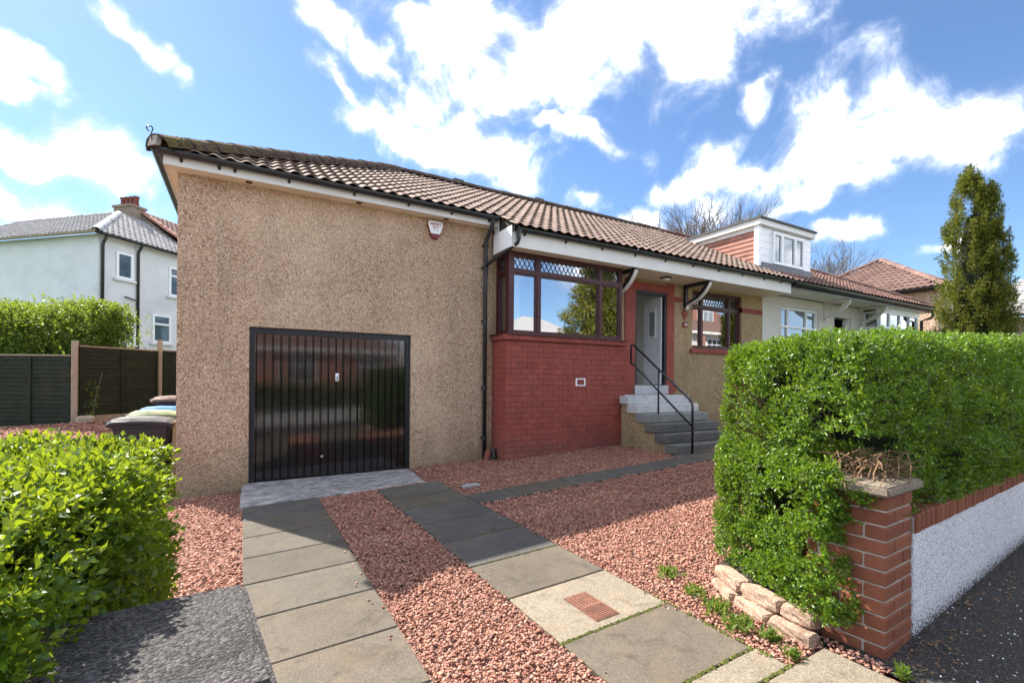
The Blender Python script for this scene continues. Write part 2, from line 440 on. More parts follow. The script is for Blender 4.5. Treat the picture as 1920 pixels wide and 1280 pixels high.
M_soil = plain('soil', (0.045, 0.035, 0.025), 0.95, 0.3, 5, 0.6, 30)
M_core = plain('hedge_shade_filler', (0.016, 0.022, 0.010), 1.0, 0.3, 9)  # near-black filler colour stands in for the shade inside hedges and trees
M_grass = plain('grass', (0.055, 0.10, 0.025), 0.9, 0.3, 3, 0.5, 40)
M_road = plain('pale_bounce_road', (0.30, 0.29, 0.27), 0.9, 0.15, 3, 0.5, 120)  # road surface made pale to bounce more light onto the shaded walls

def mk_asphalt():
    m, nt = new_mat('pavement_asphalt'); t = NT(nt); p = t.pos()
    v = t.n('ShaderNodeTexVoronoi', {'Vector': p, 'Scale': 190.0})
    h = t.n('ShaderNodeSeparateColor', {'Color': v.outputs['Color']}).outputs[0]
    c = t.cramp(h, [(0, (0.012, 0.011, 0.011)), (0.7, (0.032, 0.029, 0.028)), (0.93, (0.055, 0.05, 0.048)), (1.0, (0.20, 0.19, 0.18))])
    c = t.mix(t.ramp(t.noise(1.4, p, 7, 0.7), 0.45, 0.75, 0, 0.7), c, (0.052, 0.046, 0.042))
    t.out(t.pbr(c, 0.85, t.bump(v.outputs['Distance'], 0.6, 0.006), 0.3))
    return m
M_asphalt = mk_asphalt()

def mk_gravel(joined=True):
    m, nt = new_mat('red_gravel' if joined else 'gravel_bed'); t = NT(nt); p = t.pos()
    if joined:
        h = t.isl()
        c = t.cramp(h, [(0, (0.22, 0.090, 0.065)), (0.3, (0.33, 0.150, 0.105)), (0.6, (0.41, 0.210, 0.150)), (0.88, (0.47, 0.285, 0.21)), (1, (0.27, 0.17, 0.135))])
        n = t.noise(90, p, 4)
        c = t.mix(t.ramp(n, 0.4, 0.7, 0, 0.35), c, (0.24, 0.115, 0.09))
        nb = t.bump(t.noise(160, p, 3), 0.4, 0.004)
    else:
        v = t.n('ShaderNodeTexVoronoi', {'Vector': p, 'Scale': 48.0})
        h = t.n('ShaderNodeSeparateColor', {'Color': v.outputs['Color']}).outputs[0]
        c = t.cramp(h, [(0, (0.16, 0.07, 0.055)), (0.4, (0.32, 0.16, 0.12)), (0.8, (0.44, 0.26, 0.20)), (1, (0.26, 0.17, 0.14))])
        c = t.mix(t.ramp(v.outputs['Distance'], 0.35, 0.7, 0, 0.8), c, (0.17, 0.085, 0.065))
        nb = t.bump(t.n('ShaderNodeMath', {0: v.outputs['Distance'], 1: -1.0}, operation='MULTIPLY').outputs[0], 0.9, 0.02)
    t.out(t.pbr(c, 0.9, nb, 0.2))
    return m
M_gravel, M_bed = mk_gravel(True), mk_gravel(False)

def mk_slab(name, a, b, grit=0.35, gs=190.0, bmp=0.35):
    m, nt = new_mat(name); t = NT(nt); p = t.pos()
    off = t.n('ShaderNodeVectorMath', {0: p, 1: t.n('ShaderNodeCombineXYZ', {'X': t.rnd(), 'Y': t.rnd(), 'Z': 0.0}).outputs[0]}, operation='ADD').outputs[0]
    c = t.mix(t.ramp(t.noise(1.7, off, 7, 0.65, 0.6), 0.32, 0.68), a, b)
    v = t.n('ShaderNodeTexVoronoi', {'Vector': p, 'Scale': gs})
    h = t.n('ShaderNodeSeparateColor', {'Color': v.outputs['Color']}).outputs[0]
    c = t.mix(t.ramp(h, 0.55, 1.0, 0, grit), c, tuple(min(1, x * 1.9) for x in b))
    c = t.mix(t.ramp(h, 0.35, 0.0, 0, grit), c, tuple(x * 0.45 for x in a))
    st = t.noise(4.5, off, 8, 0.75, 1.0)
    c = t.mix(t.ramp(st, 0.53, 0.70, 0, 0.75), c, tuple(x * 0.5 for x in a))
    st2 = t.noise(2.6, t.n('ShaderNodeVectorMath', {0: off, 1: (5.0, 3.0, 1.0)}, operation='ADD').outputs[0], 8, 0.7, 0.6)
    c = t.mix(t.ramp(st2, 0.52, 0.72, 0, 0.50), c, tuple(min(1.0, x * k) for x, k in zip(b, (1.45, 1.2, 0.95))))
    c = t.mix(t.ramp(t.rnd(), 0, 1, 0.0, 0.3), c, tuple(x * 0.6 for x in a))
    nb = t.bump(t.noise(70, p, 6, 0.7), bmp, 0.006)
    if bmp > 0.5: nb = t.n('ShaderNodeBump', {'Height': t.n('ShaderNodeMath', {0: v.outputs['Distance'], 1: -1.0}, operation='MULTIPLY').outputs[0], 'Strength': 0.8, 'Distance': 0.008, 'Normal': nb}).outputs[0]
    t.out(t.pbr(c, 0.85, nb, 0.25))
    return m
M_slab_dark = mk_slab('dark_grey_slab', (0.060, 0.057, 0.052), (0.100, 0.094, 0.084))
M_slab_grey = mk_slab('grey_slab', (0.068, 0.060, 0.047), (0.112, 0.098, 0.077))
M_slab_mid = mk_slab('brown_grey_slab', (0.086, 0.072, 0.055), (0.134, 0.112, 0.085))
M_slab_tan = mk_slab('tan_slab', (0.155, 0.130, 0.097), (0.225, 0.190, 0.143), 0.5)
M_apron = None
def mk_apron():
    m, nt = new_mat('worn_painted_concrete'); t = NT(nt); p = t.pos()
    st = t.n('ShaderNodeMapping', {'Vector': p, 'Scale': (2.2, 5, 5)}).outputs[0]
    c = t.mix(t.ramp(t.noise(2.2, st, 8, 0.75, 1.0), 0.40, 0.62), (0.12, 0.12, 0.125), (0.42, 0.395, 0.385))
    c = t.mix(t.ramp(t.noise(26, p, 6, 0.8), 0.52, 0.62, 0, 0.75), c, (0.10, 0.10, 0.105))
    t.out(t.pbr(c, 0.85, t.bump(t.noise(60, p, 6, 0.7), 0.5, 0.006), 0.25))
    return m
M_apron = mk_apron()
M_step_pale = mk_slab('pale_step', (0.46, 0.48, 0.49), (0.62, 0.62, 0.60), 0.3)
M_step_dark = mk_slab('dark_step', (0.085, 0.085, 0.08), (0.16, 0.155, 0.145), 0.4)
M_step_mid = mk_slab('mid_step', (0.16, 0.165, 0.16), (0.27, 0.27, 0.26), 0.4)
M_cap = mk_slab('granite_cap', (0.042, 0.039, 0.039), (0.095, 0.088, 0.084), 0.85, 140.0, 0.8)
M_cap_tan = mk_slab('concrete_cap', (0.13, 0.108, 0.08), (0.22, 0.18, 0.135), 0.55)
M_edge = mk_slab('edging_stone', (0.27, 0.175, 0.13), (0.40, 0.29, 0.21), 0.55, 120.0)

def mk_brick():
    m, nt = new_mat('orange_brick'); t = NT(nt); p = t.pos()
    st = t.n('ShaderNodeMapping', {'Vector': p, 'Scale': (14, 14, 90)}).outputs[0]
    c = t.mix(t.ramp(t.rnd(), 0, 1), (0.20, 0.070, 0.040), (0.29, 0.108, 0.060))
    c = t.mix(t.ramp(t.noise(3, st, 6, 0.7, 1.2), 0.42, 0.7, 0, 0.75), c, (0.135, 0.044, 0.028))
    c = t.mix(t.ramp(t.noise(7, p, 7, 0.7), 0.58, 0.8, 0, 0.45), c, (0.34, 0.19, 0.11))
    t.out(t.pbr(c, 0.85, t.bump(t.noise(4, st, 6, 0.7), 0.6, 0.006), 0.2))
    return m
M_brick = mk_brick(); M_street = mk_street_wall()
M_mortar = plain('mortar', (0.36, 0.31, 0.27), 0.95, 0.2, 20, 0.6, 120)

def mk_tile(name, base, light, moss=0.25):
    m, nt = new_mat(name); t = NT(nt); p = t.pos()
    r = t.n('ShaderNodeMath', {0: t.rnd(), 1: t.isl()}, operation='ADD').outputs[0]
    r = t.n('ShaderNodeMath', {0: r}, operation='FRACT').outputs[0]
    c = t.mix(r, base, light)
    c = t.mix(t.ramp(t.noise(9, p, 7, 0.7), 0.45, 0.72, 0, 0.6), c, tuple(x * 0.55 for x in base))
    c = t.mix(t.ramp(t.noise(2.3, p, 8, 0.75), 0.60, 0.78, 0, moss), c, (0.07, 0.065, 0.035))
    t.out(t.pbr(c, 0.85, t.bump(t.noise(110, p, 5), 0.4, 0.004), 0.25))
    return m
M_tile = mk_tile('brown_concrete_tile', (0.155, 0.107, 0.087), (0.26, 0.188, 0.154))
M_tile_red = mk_tile('red_brown_tile', (0.145, 0.078, 0.062), (0.235, 0.14, 0.115), 0.15)
M_tile_grey = mk_tile('grey_tile', (0.26, 0.25, 0.25), (0.36, 0.35, 0.345), 0.3)
M_tile_far = mk_tile('far_brown_tile', (0.155, 0.095, 0.078), (0.23, 0.145, 0.12), 0.2)
def mk_hip():
    m, nt = new_mat('mossy_hip_tile'); t = NT(nt); p = t.pos()
    n = t.noise(14, p, 8, 0.75, 0.6)
    c = t.cramp(n, [(0.25, (0.035, 0.026, 0.020)), (0.48, (0.085, 0.060, 0.048)), (0.62, (0.15, 0.115, 0.09)), (0.8, (0.20, 0.165, 0.10))])
    x = t.n('ShaderNodeSeparateXYZ', {'Vector': p}).outputs['X']
    gm = t.n('ShaderNodeMath', {0: t.ramp(x, 0.6, -0.9), 1: t.ramp(t.noise(9, p, 6, 0.7), 0.42, 0.62)}, operation='MULTIPLY').outputs[0]
    c = t.mix(gm, c, (0.16, 0.13, 0.035))
    t.out(t.pbr(c, 0.97, t.bump(t.noise(38, p, 8, 0.8), 1.0, 0.03), 0.1))
    return m
M_hip = mk_hip()

def mk_glass(name, f0=0.28, tint=(0.92, 0.95, 0.95)):
    m, nt = new_mat(name); t = NT(nt)
    lw = t.n('ShaderNodeLayerWeight', {'Blend': 0.35}).outputs['Fresnel']
    f = t.ramp(lw, 0.0, 1.0, f0, 1.0)
    gl = t.n('ShaderNodeBsdfGlossy', {'Color': (0.96, 0.97, 1.0, 1), 'Roughness': 0.004}).outputs[0]
    tr = t.n('ShaderNodeBsdfTransparent', {'Color': (*tint, 1)}).outputs[0]
    t.out(t.n('ShaderNodeMixShader', {0: f, 1: tr, 2: gl}).outputs[0])
    return m
M_glass = mk_glass('window_glass', 0.34)
def mk_darkglass():
    m, nt = new_mat('dark_window_glass'); t = NT(nt); p = t.pos()
    c = t.mix(t.ramp(t.noise(1.3, p, 3), 0.4, 0.6), (0.030, 0.060, 0.085), (0.060, 0.11, 0.15))
    t.out(t.pbr(c, 0.04, t.bump(t.noise(1.2, p, 1), 0.03, 0.02), 1.0, 0, 0.6))
    return m
M_darkglass = mk_darkglass()
M_frost = plain('frosted_glass', (0.28, 0.33, 0.34), 0.3, 0.1, 20)

def mk_garage():
    m, nt = new_mat('black_gloss_steel'); t = NT(nt); p = t.pos()
    st = t.n('ShaderNodeMapping', {'Vector': p, 'Scale': (9, 9, 1.1)}).outputs[0]
    n = t.noise(1.5, st, 5, 0.6)
    c = t.mix(t.ramp(n, 0.4, 0.7), (0.006, 0.006, 0.007), (0.014, 0.012, 0.011))
    r = t.ramp(t.noise(7, p, 5), 0.3, 0.7, 0.05, 0.13)
    t.out(t.pbr(c, r, t.bump(t.noise(2.2, st, 2), 0.10, 0.012), 0.6, 0, 0.6))
    return m
M_garage = mk_garage()

M_leaf_near = leaf_mat('privet_leaf_near', [(0, (0.022, 0.060, 0.006)), (0.5, (0.055, 0.125, 0.009)), (0.85, (0.14, 0.24, 0.015)), (1, (0.27, 0.35, 0.028))], 0.42, 0.32, (0.66, 0.80, 0.03))
M_leaf = leaf_mat('privet_leaf', [(0, (0.030, 0.075, 0.006)), (0.5, (0.068, 0.150, 0.009)), (0.85, (0.14, 0.25, 0.014)), (1, (0.24, 0.33, 0.022))], 0.5, 0.24, (0.50, 0.75, 0.03))
M_leaf_back = leaf_mat('overgrown_leaf', [(0, (0.06, 0.11, 0.014)), (0.5, (0.12, 0.19, 0.025)), (1, (0.22, 0.28, 0.05))], 0.35, 0.42, (0.40, 0.50, 0.05))
M_conifer = leaf_mat('conifer_spray', [(0, (0.032, 0.060, 0.010)), (0.45, (0.11, 0.145, 0.018)), (0.8, (0.26, 0.25, 0.028)), (1, (0.24, 0.17, 0.045))], 0.2, 0.25, (0.35, 0.40, 0.05))
M_cypress = leaf_mat('golden_cypress_spray', [(0, (0.07, 0.085, 0.012)), (0.5, (0.17, 0.18, 0.025)), (1, (0.28, 0.26, 0.05))], 0.2, 0.2, (0.45, 0.42, 0.05))
M_weed = leaf_mat('weed_leaf', [(0, (0.05, 0.11, 0.015)), (0.6, (0.11, 0.20, 0.03)), (1, (0.22, 0.26, 0.06))], 0.3, 0.35, (0.4, 0.5, 0.05))
M_moss = plain('moss', (0.085, 0.095, 0.020), 1.0, 0.5, 30, 0.8, 120)
def emit(name, col, s):
    m, nt = new_mat(name); t = NT(nt)
    t.out(t.n('ShaderNodeEmission', {'Color': (*col, 1), 'Strength': s}).outputs[0])
    return m
M_glow = emit('lit_amber_shade', (1.0, 0.42, 0.06), 2.2)
# ------------------------------------------------------------------ the ground
def sheet(name, xs, ys, dz, m, kind='structure', hole=None):
    xs, ys = np.array(xs, float), np.array(ys, float)
    X, Y = np.meshgrid(xs, ys)
    Z = g(X, Y) + dz
    V = np.stack([X.ravel(), Y.ravel(), Z.ravel()], 1)
    nx = len(xs)
    F = [(j * nx + i, j * nx + i + 1, (j + 1) * nx + i + 1, (j + 1) * nx + i) for j in range(len(ys) - 1) for i in range(nx - 1)
         if hole is None or not hole(0.5 * (xs[i] + xs[i + 1]), 0.5 * (ys[j] + ys[j + 1]))]
    return np_mesh(name, V, F, m, kind=kind, smooth=True)
lin = lambda a, b, n: list(np.linspace(a, b, n))
sheet('ground', [-300, -150, -70, -30] + lin(-16, 32, 97) + [50, 90, 160, 320], [-300, -150, -70, -40] + lin(-26, 30, 113) + [45, 80, 160, 320], -0.09, M_grass)
sheet('gravel_bed', lin(-9, 2.75, 48) + lin(2.85, 11, 33), [0.98, 1.15] + lin(1.4, 14.6, 67), -0.016, M_bed, hole=lambda x, y: x > 2.85 and y < 1.4)
sheet('pavement', lin(-40, 2.5, 43) + lin(2.85, 60, 58), lin(-1.6, 1.02, 8) + [1.2, 1.5], 0.0, M_asphalt, hole=lambda x, y: x < 2.85 and y > 1.02)
sheet('road', lin(-40, 60, 101), lin(-9.4, -1.75, 8), -0.085, M_road)
sheet('far_pavement', lin(-40, 60, 101), lin(-11.6, -9.55, 4), 0.02, M_asphalt)
kb = MB()
for i in range(70):
    x = -24 + i * 0.92
    z = gz(x, 0)
    kb.box(x, x + 0.9, -1.745, -1.605, z - 0.12, z + 0.004)
kb.build('kerb', M_slab_grey, kind='structure')

# ------------------------------------------------------------------ paving slabs
drive = thing('driveway', None, None, (1.2, 4, 0)); drive['kind'] = 'structure'
path = thing('garden_path', None, None, (5.2, 5.3, 0.2)); path['kind'] = 'structure'
SLABS = []
def slab(parent, x0, x1, y0, y1, m, z=0.012, th=0.05, j=0.006):
    SLABS.append((x0, x1, y0, y1))
    x0 += j + random.uniform(0, .004); x1 -= j; y0 += j + random.uniform(0, .004); y1 -= j
    xc, yc = (x0 + x1) / 2, (y0 + y1) / 2
    a = random.uniform(-0.003, 0.003); b = random.uniform(-0.003, 0.003)
    s = MB()
    def zt(x, y): return gz(x, y) + z + a * (x - xc) + b * (y - yc)
    c = [(x0, y0), (x1, y0), (x1, y1), (x0, y1)]
    s.add([(x, y, zt(x, y) - th) for x, y in c] + [(x, y, zt(x, y)) for x, y in c],
          [(0, 3, 2, 1), (4, 5, 6, 7), (0, 1, 5, 4), (1, 2, 6, 5), (2, 3, 7, 6), (3, 0, 4, 7)])
    return s.build('paving_slab', m, parent, bevel=0.005)
ye = [6.62, 5.98, 5.36, 4.75, 4.14, 3.53, 2.92, 2.31, 1.70, 1.09]
lm = [M_slab_dark, M_slab_grey, M_slab_grey, M_slab_grey, M_slab_grey, M_slab_mid, M_slab_mid, M_slab_mid, M_slab_mid]
for i in range(9):
    slab(drive, 0.0, 0.86, ye[i + 1], ye[i], lm[i])
yr = [6.50, 5.95, 5.36, 4.73, 4.10, 3.467, 2.84, 2.208, 1.606, 1.406]
rm = [M_slab_dark, M_slab_grey, M_slab_dark, M_slab_dark, M_slab_dark, M_slab_mid, M_slab_tan, M_slab_mid, M_slab_tan]
for i in range(9):
    slab(drive, 1.60, 2.47 + (0.02 if i == 8 else 0), yr[i + 1], yr[i], rm[i])
slab(drive, 2.02, 2.80, 0.98, 1.406, M_slab_tan)
slab(drive, 1.20, 2.02, 0.98, 1.406, M_slab_mid)
px = 2.47
for i, w in enumerate((0.55, 0.9, 0.9, 0.9, 0.9, 0.9, 0.9)):
    yo = 5.08 + 0.012 * i
    slab(path, px, px + w, yo, yo + 0.46, (M_slab_dark, M_slab_grey, M_slab_dark, M_slab_dark, M_slab_dark, M_slab_grey, M_slab_grey)[i])
    px += w
slab(path, 6.4, 7.3, 5.62, 5.74, M_slab_dark)
ap = MB()
ap.add([(-0.03, 6.66, -0.05), (2.37, 6.52, 0.05), (2.37, 7.76, 0.05), (-0.03, 7.76, -0.05),
        (-0.03, 6.66, 0.025), (2.30, 6.54, 0.118), (2.42, 7.76, 0.10), (0.0, 7.76, 0.09)],
       [(0, 3, 2, 1), (4, 5, 6, 7), (0, 1, 5, 4), (1, 2, 6, 5), (2, 3, 7, 6), (3, 0, 4, 7)])
apron = ap.build('concrete_apron', M_apron, drive, bevel=0.012)
# rusty drain grating set in the tan slab
dr = thing('drain_grating', 'rusty iron drain grating let into the tan driveway slab', 'drain cover', (2.0, 2.5, gz(2.0, 2.5)))
gd = MB(); z = 0.09 + 0.0125
dx0, dx1, dy0, dy1 = 1.93, 2.10, 2.29, 2.62
def gp(u, v, h=0.0):
    x = dx0 + u * (dx1 - dx0); y = dy0 + v * (dy1 - dy0)
    return (x, y, gz(x, y) + 0.016 + h)
def gbox(mb, u0, u1, v0, v1, h0, h1):
    c = [(u0, v0), (u1, v0), (u1, v1), (u0, v1)]
    mb.add([gp(u, v, h0) for u, v in c] + [gp(u, v, h1) for u, v in c], [(0, 3, 2, 1), (4, 5, 6, 7), (0, 1, 5, 4), (1, 2, 6, 5), (2, 3, 7, 6), (3, 0, 4, 7)])
gbox(gd, 0, 1, 0, 0.5, -0.012, 0.004)
for k in range(7):
    gbox(gd, 0.0 + k * (0.9 / 6), 0.1 + k * (0.9 / 6), 0.5, 1.0, -0.012, 0.004)
for k in range(6):
    gbox(gd, 0, 1, 0.5 + k * 0.09, 0.545 + k * 0.09, -0.011, 0.0038)
for k in range(8):
    gbox(gd, 0.02, 0.98, 0.03 + k * 0.058, 0.045 + k * 0.058, 0.004, 0.0065)
gd.build('grating', M_rust, dr)
pit = MB(); gbox(pit, -0.03, 1.03, -0.02, 1.02, -0.02, -0.0115); pit.build('pit', M_deck, dr)
fr = MB()
for a in ((-0.05, 0, -0.03, 1.03), (1, 1.05, -0.03, 1.03), (0, 1, -0.03, 0), (0, 1, 1, 1.03)):
    gbox(fr, *a, -0.015, 0.001)
fr.build('frame', M_rust, dr)
cv = MB(); cv.box(2.62, 2.86, 5.86, 5.98, gz(2.7, 5.9) - 0.01, gz(2.7, 5.9) + 0.035)
cv.build('access_cover', M_steel, bevel=0.006, label='small flat metal cover in the gravel beside the path', cat='access cover')

# ------------------------------------------------------------------ loose gravel
def in_slab(x, y, m=0.0):
    r = np.zeros(len(x), bool)
    for a, b, c, d in SLABS:
        r |= (x > a - m) & (x < b + m) & (y > c - m) & (y < d + m)
    return r
def stones(n, x0, x1, y0, y1, s0, s1, keep, name, lift=0.006):
    x = rng.uniform(x0, x1, n); y = rng.uniform(y0, y1, n)
    k = keep(x, y); x, y = x[k], y[k]; n = len(x)
    s = rng.uniform(s0, s1, n)
    cube = np.array([(-1, -1, -1), (1, -1, -1), (1, 1, -1), (-1, 1, -1), (-1, -1, 1), (1, -1, 1), (1, 1, 1), (-1, 1, 1)], float)
    V = cube[None] * (1 + rng.uniform(-0.45, 0.25, (n, 8, 1))) + rng.uniform(-0.25, 0.25, (n, 8, 3))
    V *= (s[:, None] * rng.uniform(0.55, 1.0, (n, 3)) * np.array([1.15, 0.9, 0.52]))[:, None, :] * 0.5
    a, b, c = rng.uniform(0, 2 * PI, n), rng.normal(0, 0.36, n), rng.normal(0, 0.36, n)
    def rot(V, ang, i, j):
        ca, sa = np.cos(ang)[:, None], np.sin(ang)[:, None]
        p, q = V[..., i].copy(), V[..., j].copy()
        V[..., i] = ca * p - sa * q; V[..., j] = sa * p + ca * q
    rot(V, b, 0, 2); rot(V, c, 1, 2); rot(V, a, 0, 1)
    V[..., 0] += x[:, None]; V[..., 1] += y[:, None]
    hump = 0.012 * (vnoise(np.stack([x, y, x * 0], 1), 1.7) - 0.3)
    V[..., 2] += (g(x, y) + lift + hump + rng.uniform(-0.006, 0.008, n))[:, None]
    F = np.array([(0, 3, 2, 1), (4, 5, 6, 7), (0, 1, 5, 4), (1, 2, 6, 5), (2, 3, 7, 6), (3, 0, 4, 7)])
    F = (F[None] + (np.arange(n) * 8)[:, None, None]).reshape(-1, 4)
    return np_mesh(name, V, F, M_gravel, kind='stuff', label='red and pink stone chippings spread over the front garden', cat='gravel')
def keep_front(x, y):
    k = ~in_slab(x, y, 0.004)
    k &= ~((x > -0.06) & (x < 2.40) & (y > 6.55))
    k &= ~((y > 7.68) & (x > -0.8)) & ~((x > 3.97) & (y > 7.2)) & ~((x > 6.6) & (y > 5.72))
    k &= ~((x > 2.90) & (y < 1.66)) & ~((x > 2.80) & (y < 1.12)) & ~((x > 0.1 - 0.0) & (x < 1.25) & (y < 1.1))
    k &= ~((x < 0.0) & (y < 1.62)) & ~((x > 3.3) & (y < 2.3))
    return k
stones(62000, -0.7, 4.2, 1.05, 4.6, 0.011, 0.025, keep_front, 'gravel')
stones(38000, -2.2, 8.2, 4.2, 7.75, 0.014, 0.032, keep_front, 'gravel')
stones(9000, -6.5, -0.85, 4.5, 14.0, 0.03, 0.055, lambda x, y: (y > 7.7) | (x < -0.7), 'gravel')
stones(17000, 4.15, 8.2, 2.35, 4.25, 0.014, 0.032, keep_front, 'gravel')
# a few chips strayed on to the slabs
stones(700, 0.0, 2.47, 1.1, 6.5, 0.010, 0.022, lambda x, y: in_slab(x, y, -0.02) & ((np.abs(x - 0.86) < 0.12) | (np.abs(x - 1.6) < 0.12) | (np.abs(x - 2.47) < 0.12)), 'gravel', 0.018)

# ------------------------------------------------------------------ the bungalow
YW, YB = 7.70, 7.19                      # main wall face, bay face
XL, XR = -0.78, 12.15
house = thing('semi_detached_bungalow', 'tan roughcast bungalow with garage, red brick bay and brown tiled roof', 'house', (5.7, 7.7, 0.2))
def hb(name, m, *boxes, parent=None, **k):
    s = MB()
    for b in boxes: s.box(*b)
    return s.build(name, m, parent or house, **k)
D0, D1, DZ0, DZ1 = 0.07, 2.44, 0.085, 2.335
hb('garage_wall', M_cast, (XL, D0, YW, YW + 0.25, -0.3, 4.36), (D1, 3.96, YW, YW + 0.25, -0.3, 4.36), (D0, D1, YW, YW + 0.25, DZ1, 4.36),
   (XL, XL + 0.25, YW + 0.25, 15.6, -0.3, 4.36), (XL, XR, 15.6, 15.85, -0.3, 4.36))
HX0, HX1, HZ0, HZ1 = 7.50, 8.48, 1.50, 3.62          # front door opening
WX0, WX1, WZ0, WZ1 = 9.37, 11.27, 2.39, 3.80         # bedroom window
hb('wall_strip', M_cast_gold, (3.962, 4.10, YW, YW + 0.25, -0.2, 4.0))
hb('front_wall', M_cast_gold, (6.62, HX0, YW, YW + 0.25, -0.2, 4.0), (HX0, HX1, YW, YW + 0.25, -0.2, HZ0), (HX0, HX1, YW, YW + 0.25, HZ1, 4.0),
   (HX1, WX0, YW, YW + 0.25, -0.2, 4.0), (WX0, WX1, YW, YW + 0.25, -0.2, WZ0), (WX0, WX1, YW, YW + 0.25, WZ1, 4.0), (WX1, XR, YW, YW + 0.25, -0.2, 4.0))
hb('room_floor', M_floor, (4.08, 12.1, 7.955, 15.6, 1.40, 1.49), (4.10, 6.62, 7.26, 7.954, 1.40, 1.489))
hb('room_ceiling', M_room, (4.08, 12.1, 7.955, 15.6, 3.90, 3.98), (4.13, 6.62, 7.34, 7.954, 3.905, 3.98))
hb('room_wall', M_room, (3.98, 4.08, 7.96, 15.6, -0.2, 3.9), (4.08, 7.02, 11.2, 11.3, 1.49, 3.9), (9.1, 12.1, 11.2, 11.3, 1.49, 3.9), (12.1, 12.2, 7.95, 15.6, 0, 3.9))
hb('hall_wall', M_hall, (7.02, 7.12, 7.96, 15.6, 1.49, 3.9), (9.0, 9.1, 7.96, 15.6, 1.49, 3.9), (7.12, 9.0, 9.3, 9.4, 1.49, 3.9), (7.12, 9.0, 7.956, 9.3, 1.49, 1.494))  # last box is a thin white floor sheet added to bounce light
# red painted trim on the wall
trim = [(HX1, HX1 + 0.25, YW - 0.02, YW + 0.1, 1.30, 3.80), (7.20, HX0, YW - 0.02, YW + 0.1, 1.30, 3.80), (HX0, HX1, YW - 0.02, YW + 0.1, HZ1, 3.80)]
hb('door_surround', M_red_paint_flat, *trim)
sj = MB()
for k in range(30):
    z = 1.36 + k * 0.083
    sj.box(HX1 + 0.003, HX1 + 0.247, YW - 0.024, YW - 0.015, z, z + 0.068)
    sj.box(7.203, HX0 - 0.003, YW - 0.024, YW - 0.015, z, z + 0.068)
sj.build('surround_bricks', M_red_paint, house, kind='stuff')
for bxx in ((HX1 + 0.25, 9.0, YW - 0.018, YW + 0.1, 3.46, 3.57), (9.17, WX0, YW - 0.018, YW + 0.1, 3.46, 3.57), (WX1, XR - 0.02, YW - 0.018, YW + 0.1, 3.40, 3.52)):
    hb('band_course', M_red_paint_flat, bxx)
hb('window_sill', M_red_paint_flat, (WX0 - 0.08, WX1 + 0.05, YW - 0.06, YW + 0.1, 2.29, 2.385))
hb('corbel', M_red_paint_flat, (9.045, 9.135, YW - 0.04, YW + 0.05, 3.24, 3.33), (9.005, 9.175, YW - 0.03, YW + 0.05, 3.16, 3.24), (9.045, 9.135, YW - 0.02, YW + 0.05, 3.07, 3.16))
for bxx in ((11.75, XR - 0.03, YW - 0.02, YW + 0.1, 1.45, 1.56), (HX1 + 0.25, HX1 + 0.34, YW - 0.018, YW + 0.1, 1.36, 1.52)):
    hb('quoin', M_red_paint_flat, bxx)
hb('number_plaque', M_red_paint_flat, (9.03, 9.17, YW - 0.035, YW + 0.02, 2.88, 3.00))
npl = hb('number_plate', M_upvc, (9.07, 9.145, YW - 0.042, YW - 0.034, 2.92, 2.965))
nm = MB()
for xx in (9.088, 9.110):
    for a in ((0, .014, 0, .004), (0, .014, .012, .016), (0, .004, .0, .026), (0, .014, .024, .028), (.010, .014, 0, .014)):
        nm.box(xx + a[0], xx + a[1], YW - 0.0445, YW - 0.0415, 2.929 + a[2], 2.929 + a[3])
nm.build('digit', M_lead, npl)
hb('threshold', M_step_pale, (HX0 - 0.03, 7.98, YW - 0.06, YW + 0.2, 1.305, 1.503), (7.986, HX1 + 0.03, YW - 0.06, YW + 0.2, 1.305, 1.503))
# door frame and the open white door
hb('door_frame', M_dark, (HX0 + 0.001, HX0 + 0.055, YW - 0.01, YW + 0.10, 1.504, HZ1), (HX1 - 0.055, HX1 - 0.001, YW - 0.01, YW + 0.12, 1.504, HZ1), (HX0 + 0.055, HX1 - 0.055, YW - 0.01, YW + 0.10, 3.55, HZ1 - 0.001))
hb('inner_jamb', M_brown_wood, (HX0 + 0.002, HX0 + 0.06, YW + 0.11, YW + 0.30, 1.504, 3.6))
hng = Vector((8.40, 7.78, 1.52)); free = Vector((8.60, 8.51, 1.52))
ex = (hng - free).normalized(); ey = Vector((-ex.y, ex.x, 0)); 
TD = Matrix(((ex.x, -ey.x, 0, free.x), (ex.y, -ey.y, 0, free.y), (0, 0, 1, free.z), (0, 0, 0, 1)))   # u along the leaf, v towards -normal
L = (hng - free).length
side = 1 if (TD.to_3x3() @ Vector((0, 1, 0))).dot(Vector((-1, -0.3, 0))) > 0 else -1
def dbox(mb, u0, u1, v0, v1, z0, z1):
    mb.box(u0, u1, min(side * v0, side * v1), max(side * v0, side * v1), z0, z1)
dl = MB(TD); dbox(dl, 0, L, -0.045, 0, 0, 2.05)
leaf = dl.build('front_door', M_upvc, house, bevel=0.004)
q = MB(TD); dbox(q, 0.20, 0.56, 0.0005, 0.022, 1.10, 1.15); dbox(q, 0.20, 0.56, 0.0005, 0.022, 1.73, 1.78); dbox(q, 0.20, 0.25, 0.0006, 0.021, 1.15, 1.73); dbox(q, 0.51, 0.56, 0.0006, 0.021, 1.15, 1.73)
q.build('glazing_bead', M_upvc, leaf)
q = MB(TD); dbox(q, 0.25, 0.51, 0.0004, 0.008, 1.15, 1.73); q.build('pane', M_frost, leaf)
q = MB(TD); dbox(q, 0.24, 0.52, 0.0005, 0.014, 0.80, 0.86); q.build('letter_plate', M_upvc, leaf)
q = MB(TD); dbox(q, 0.05, 0.075, 0.0005, 0.012, 0.93, 0.97); q.build('lock', M_black, leaf)

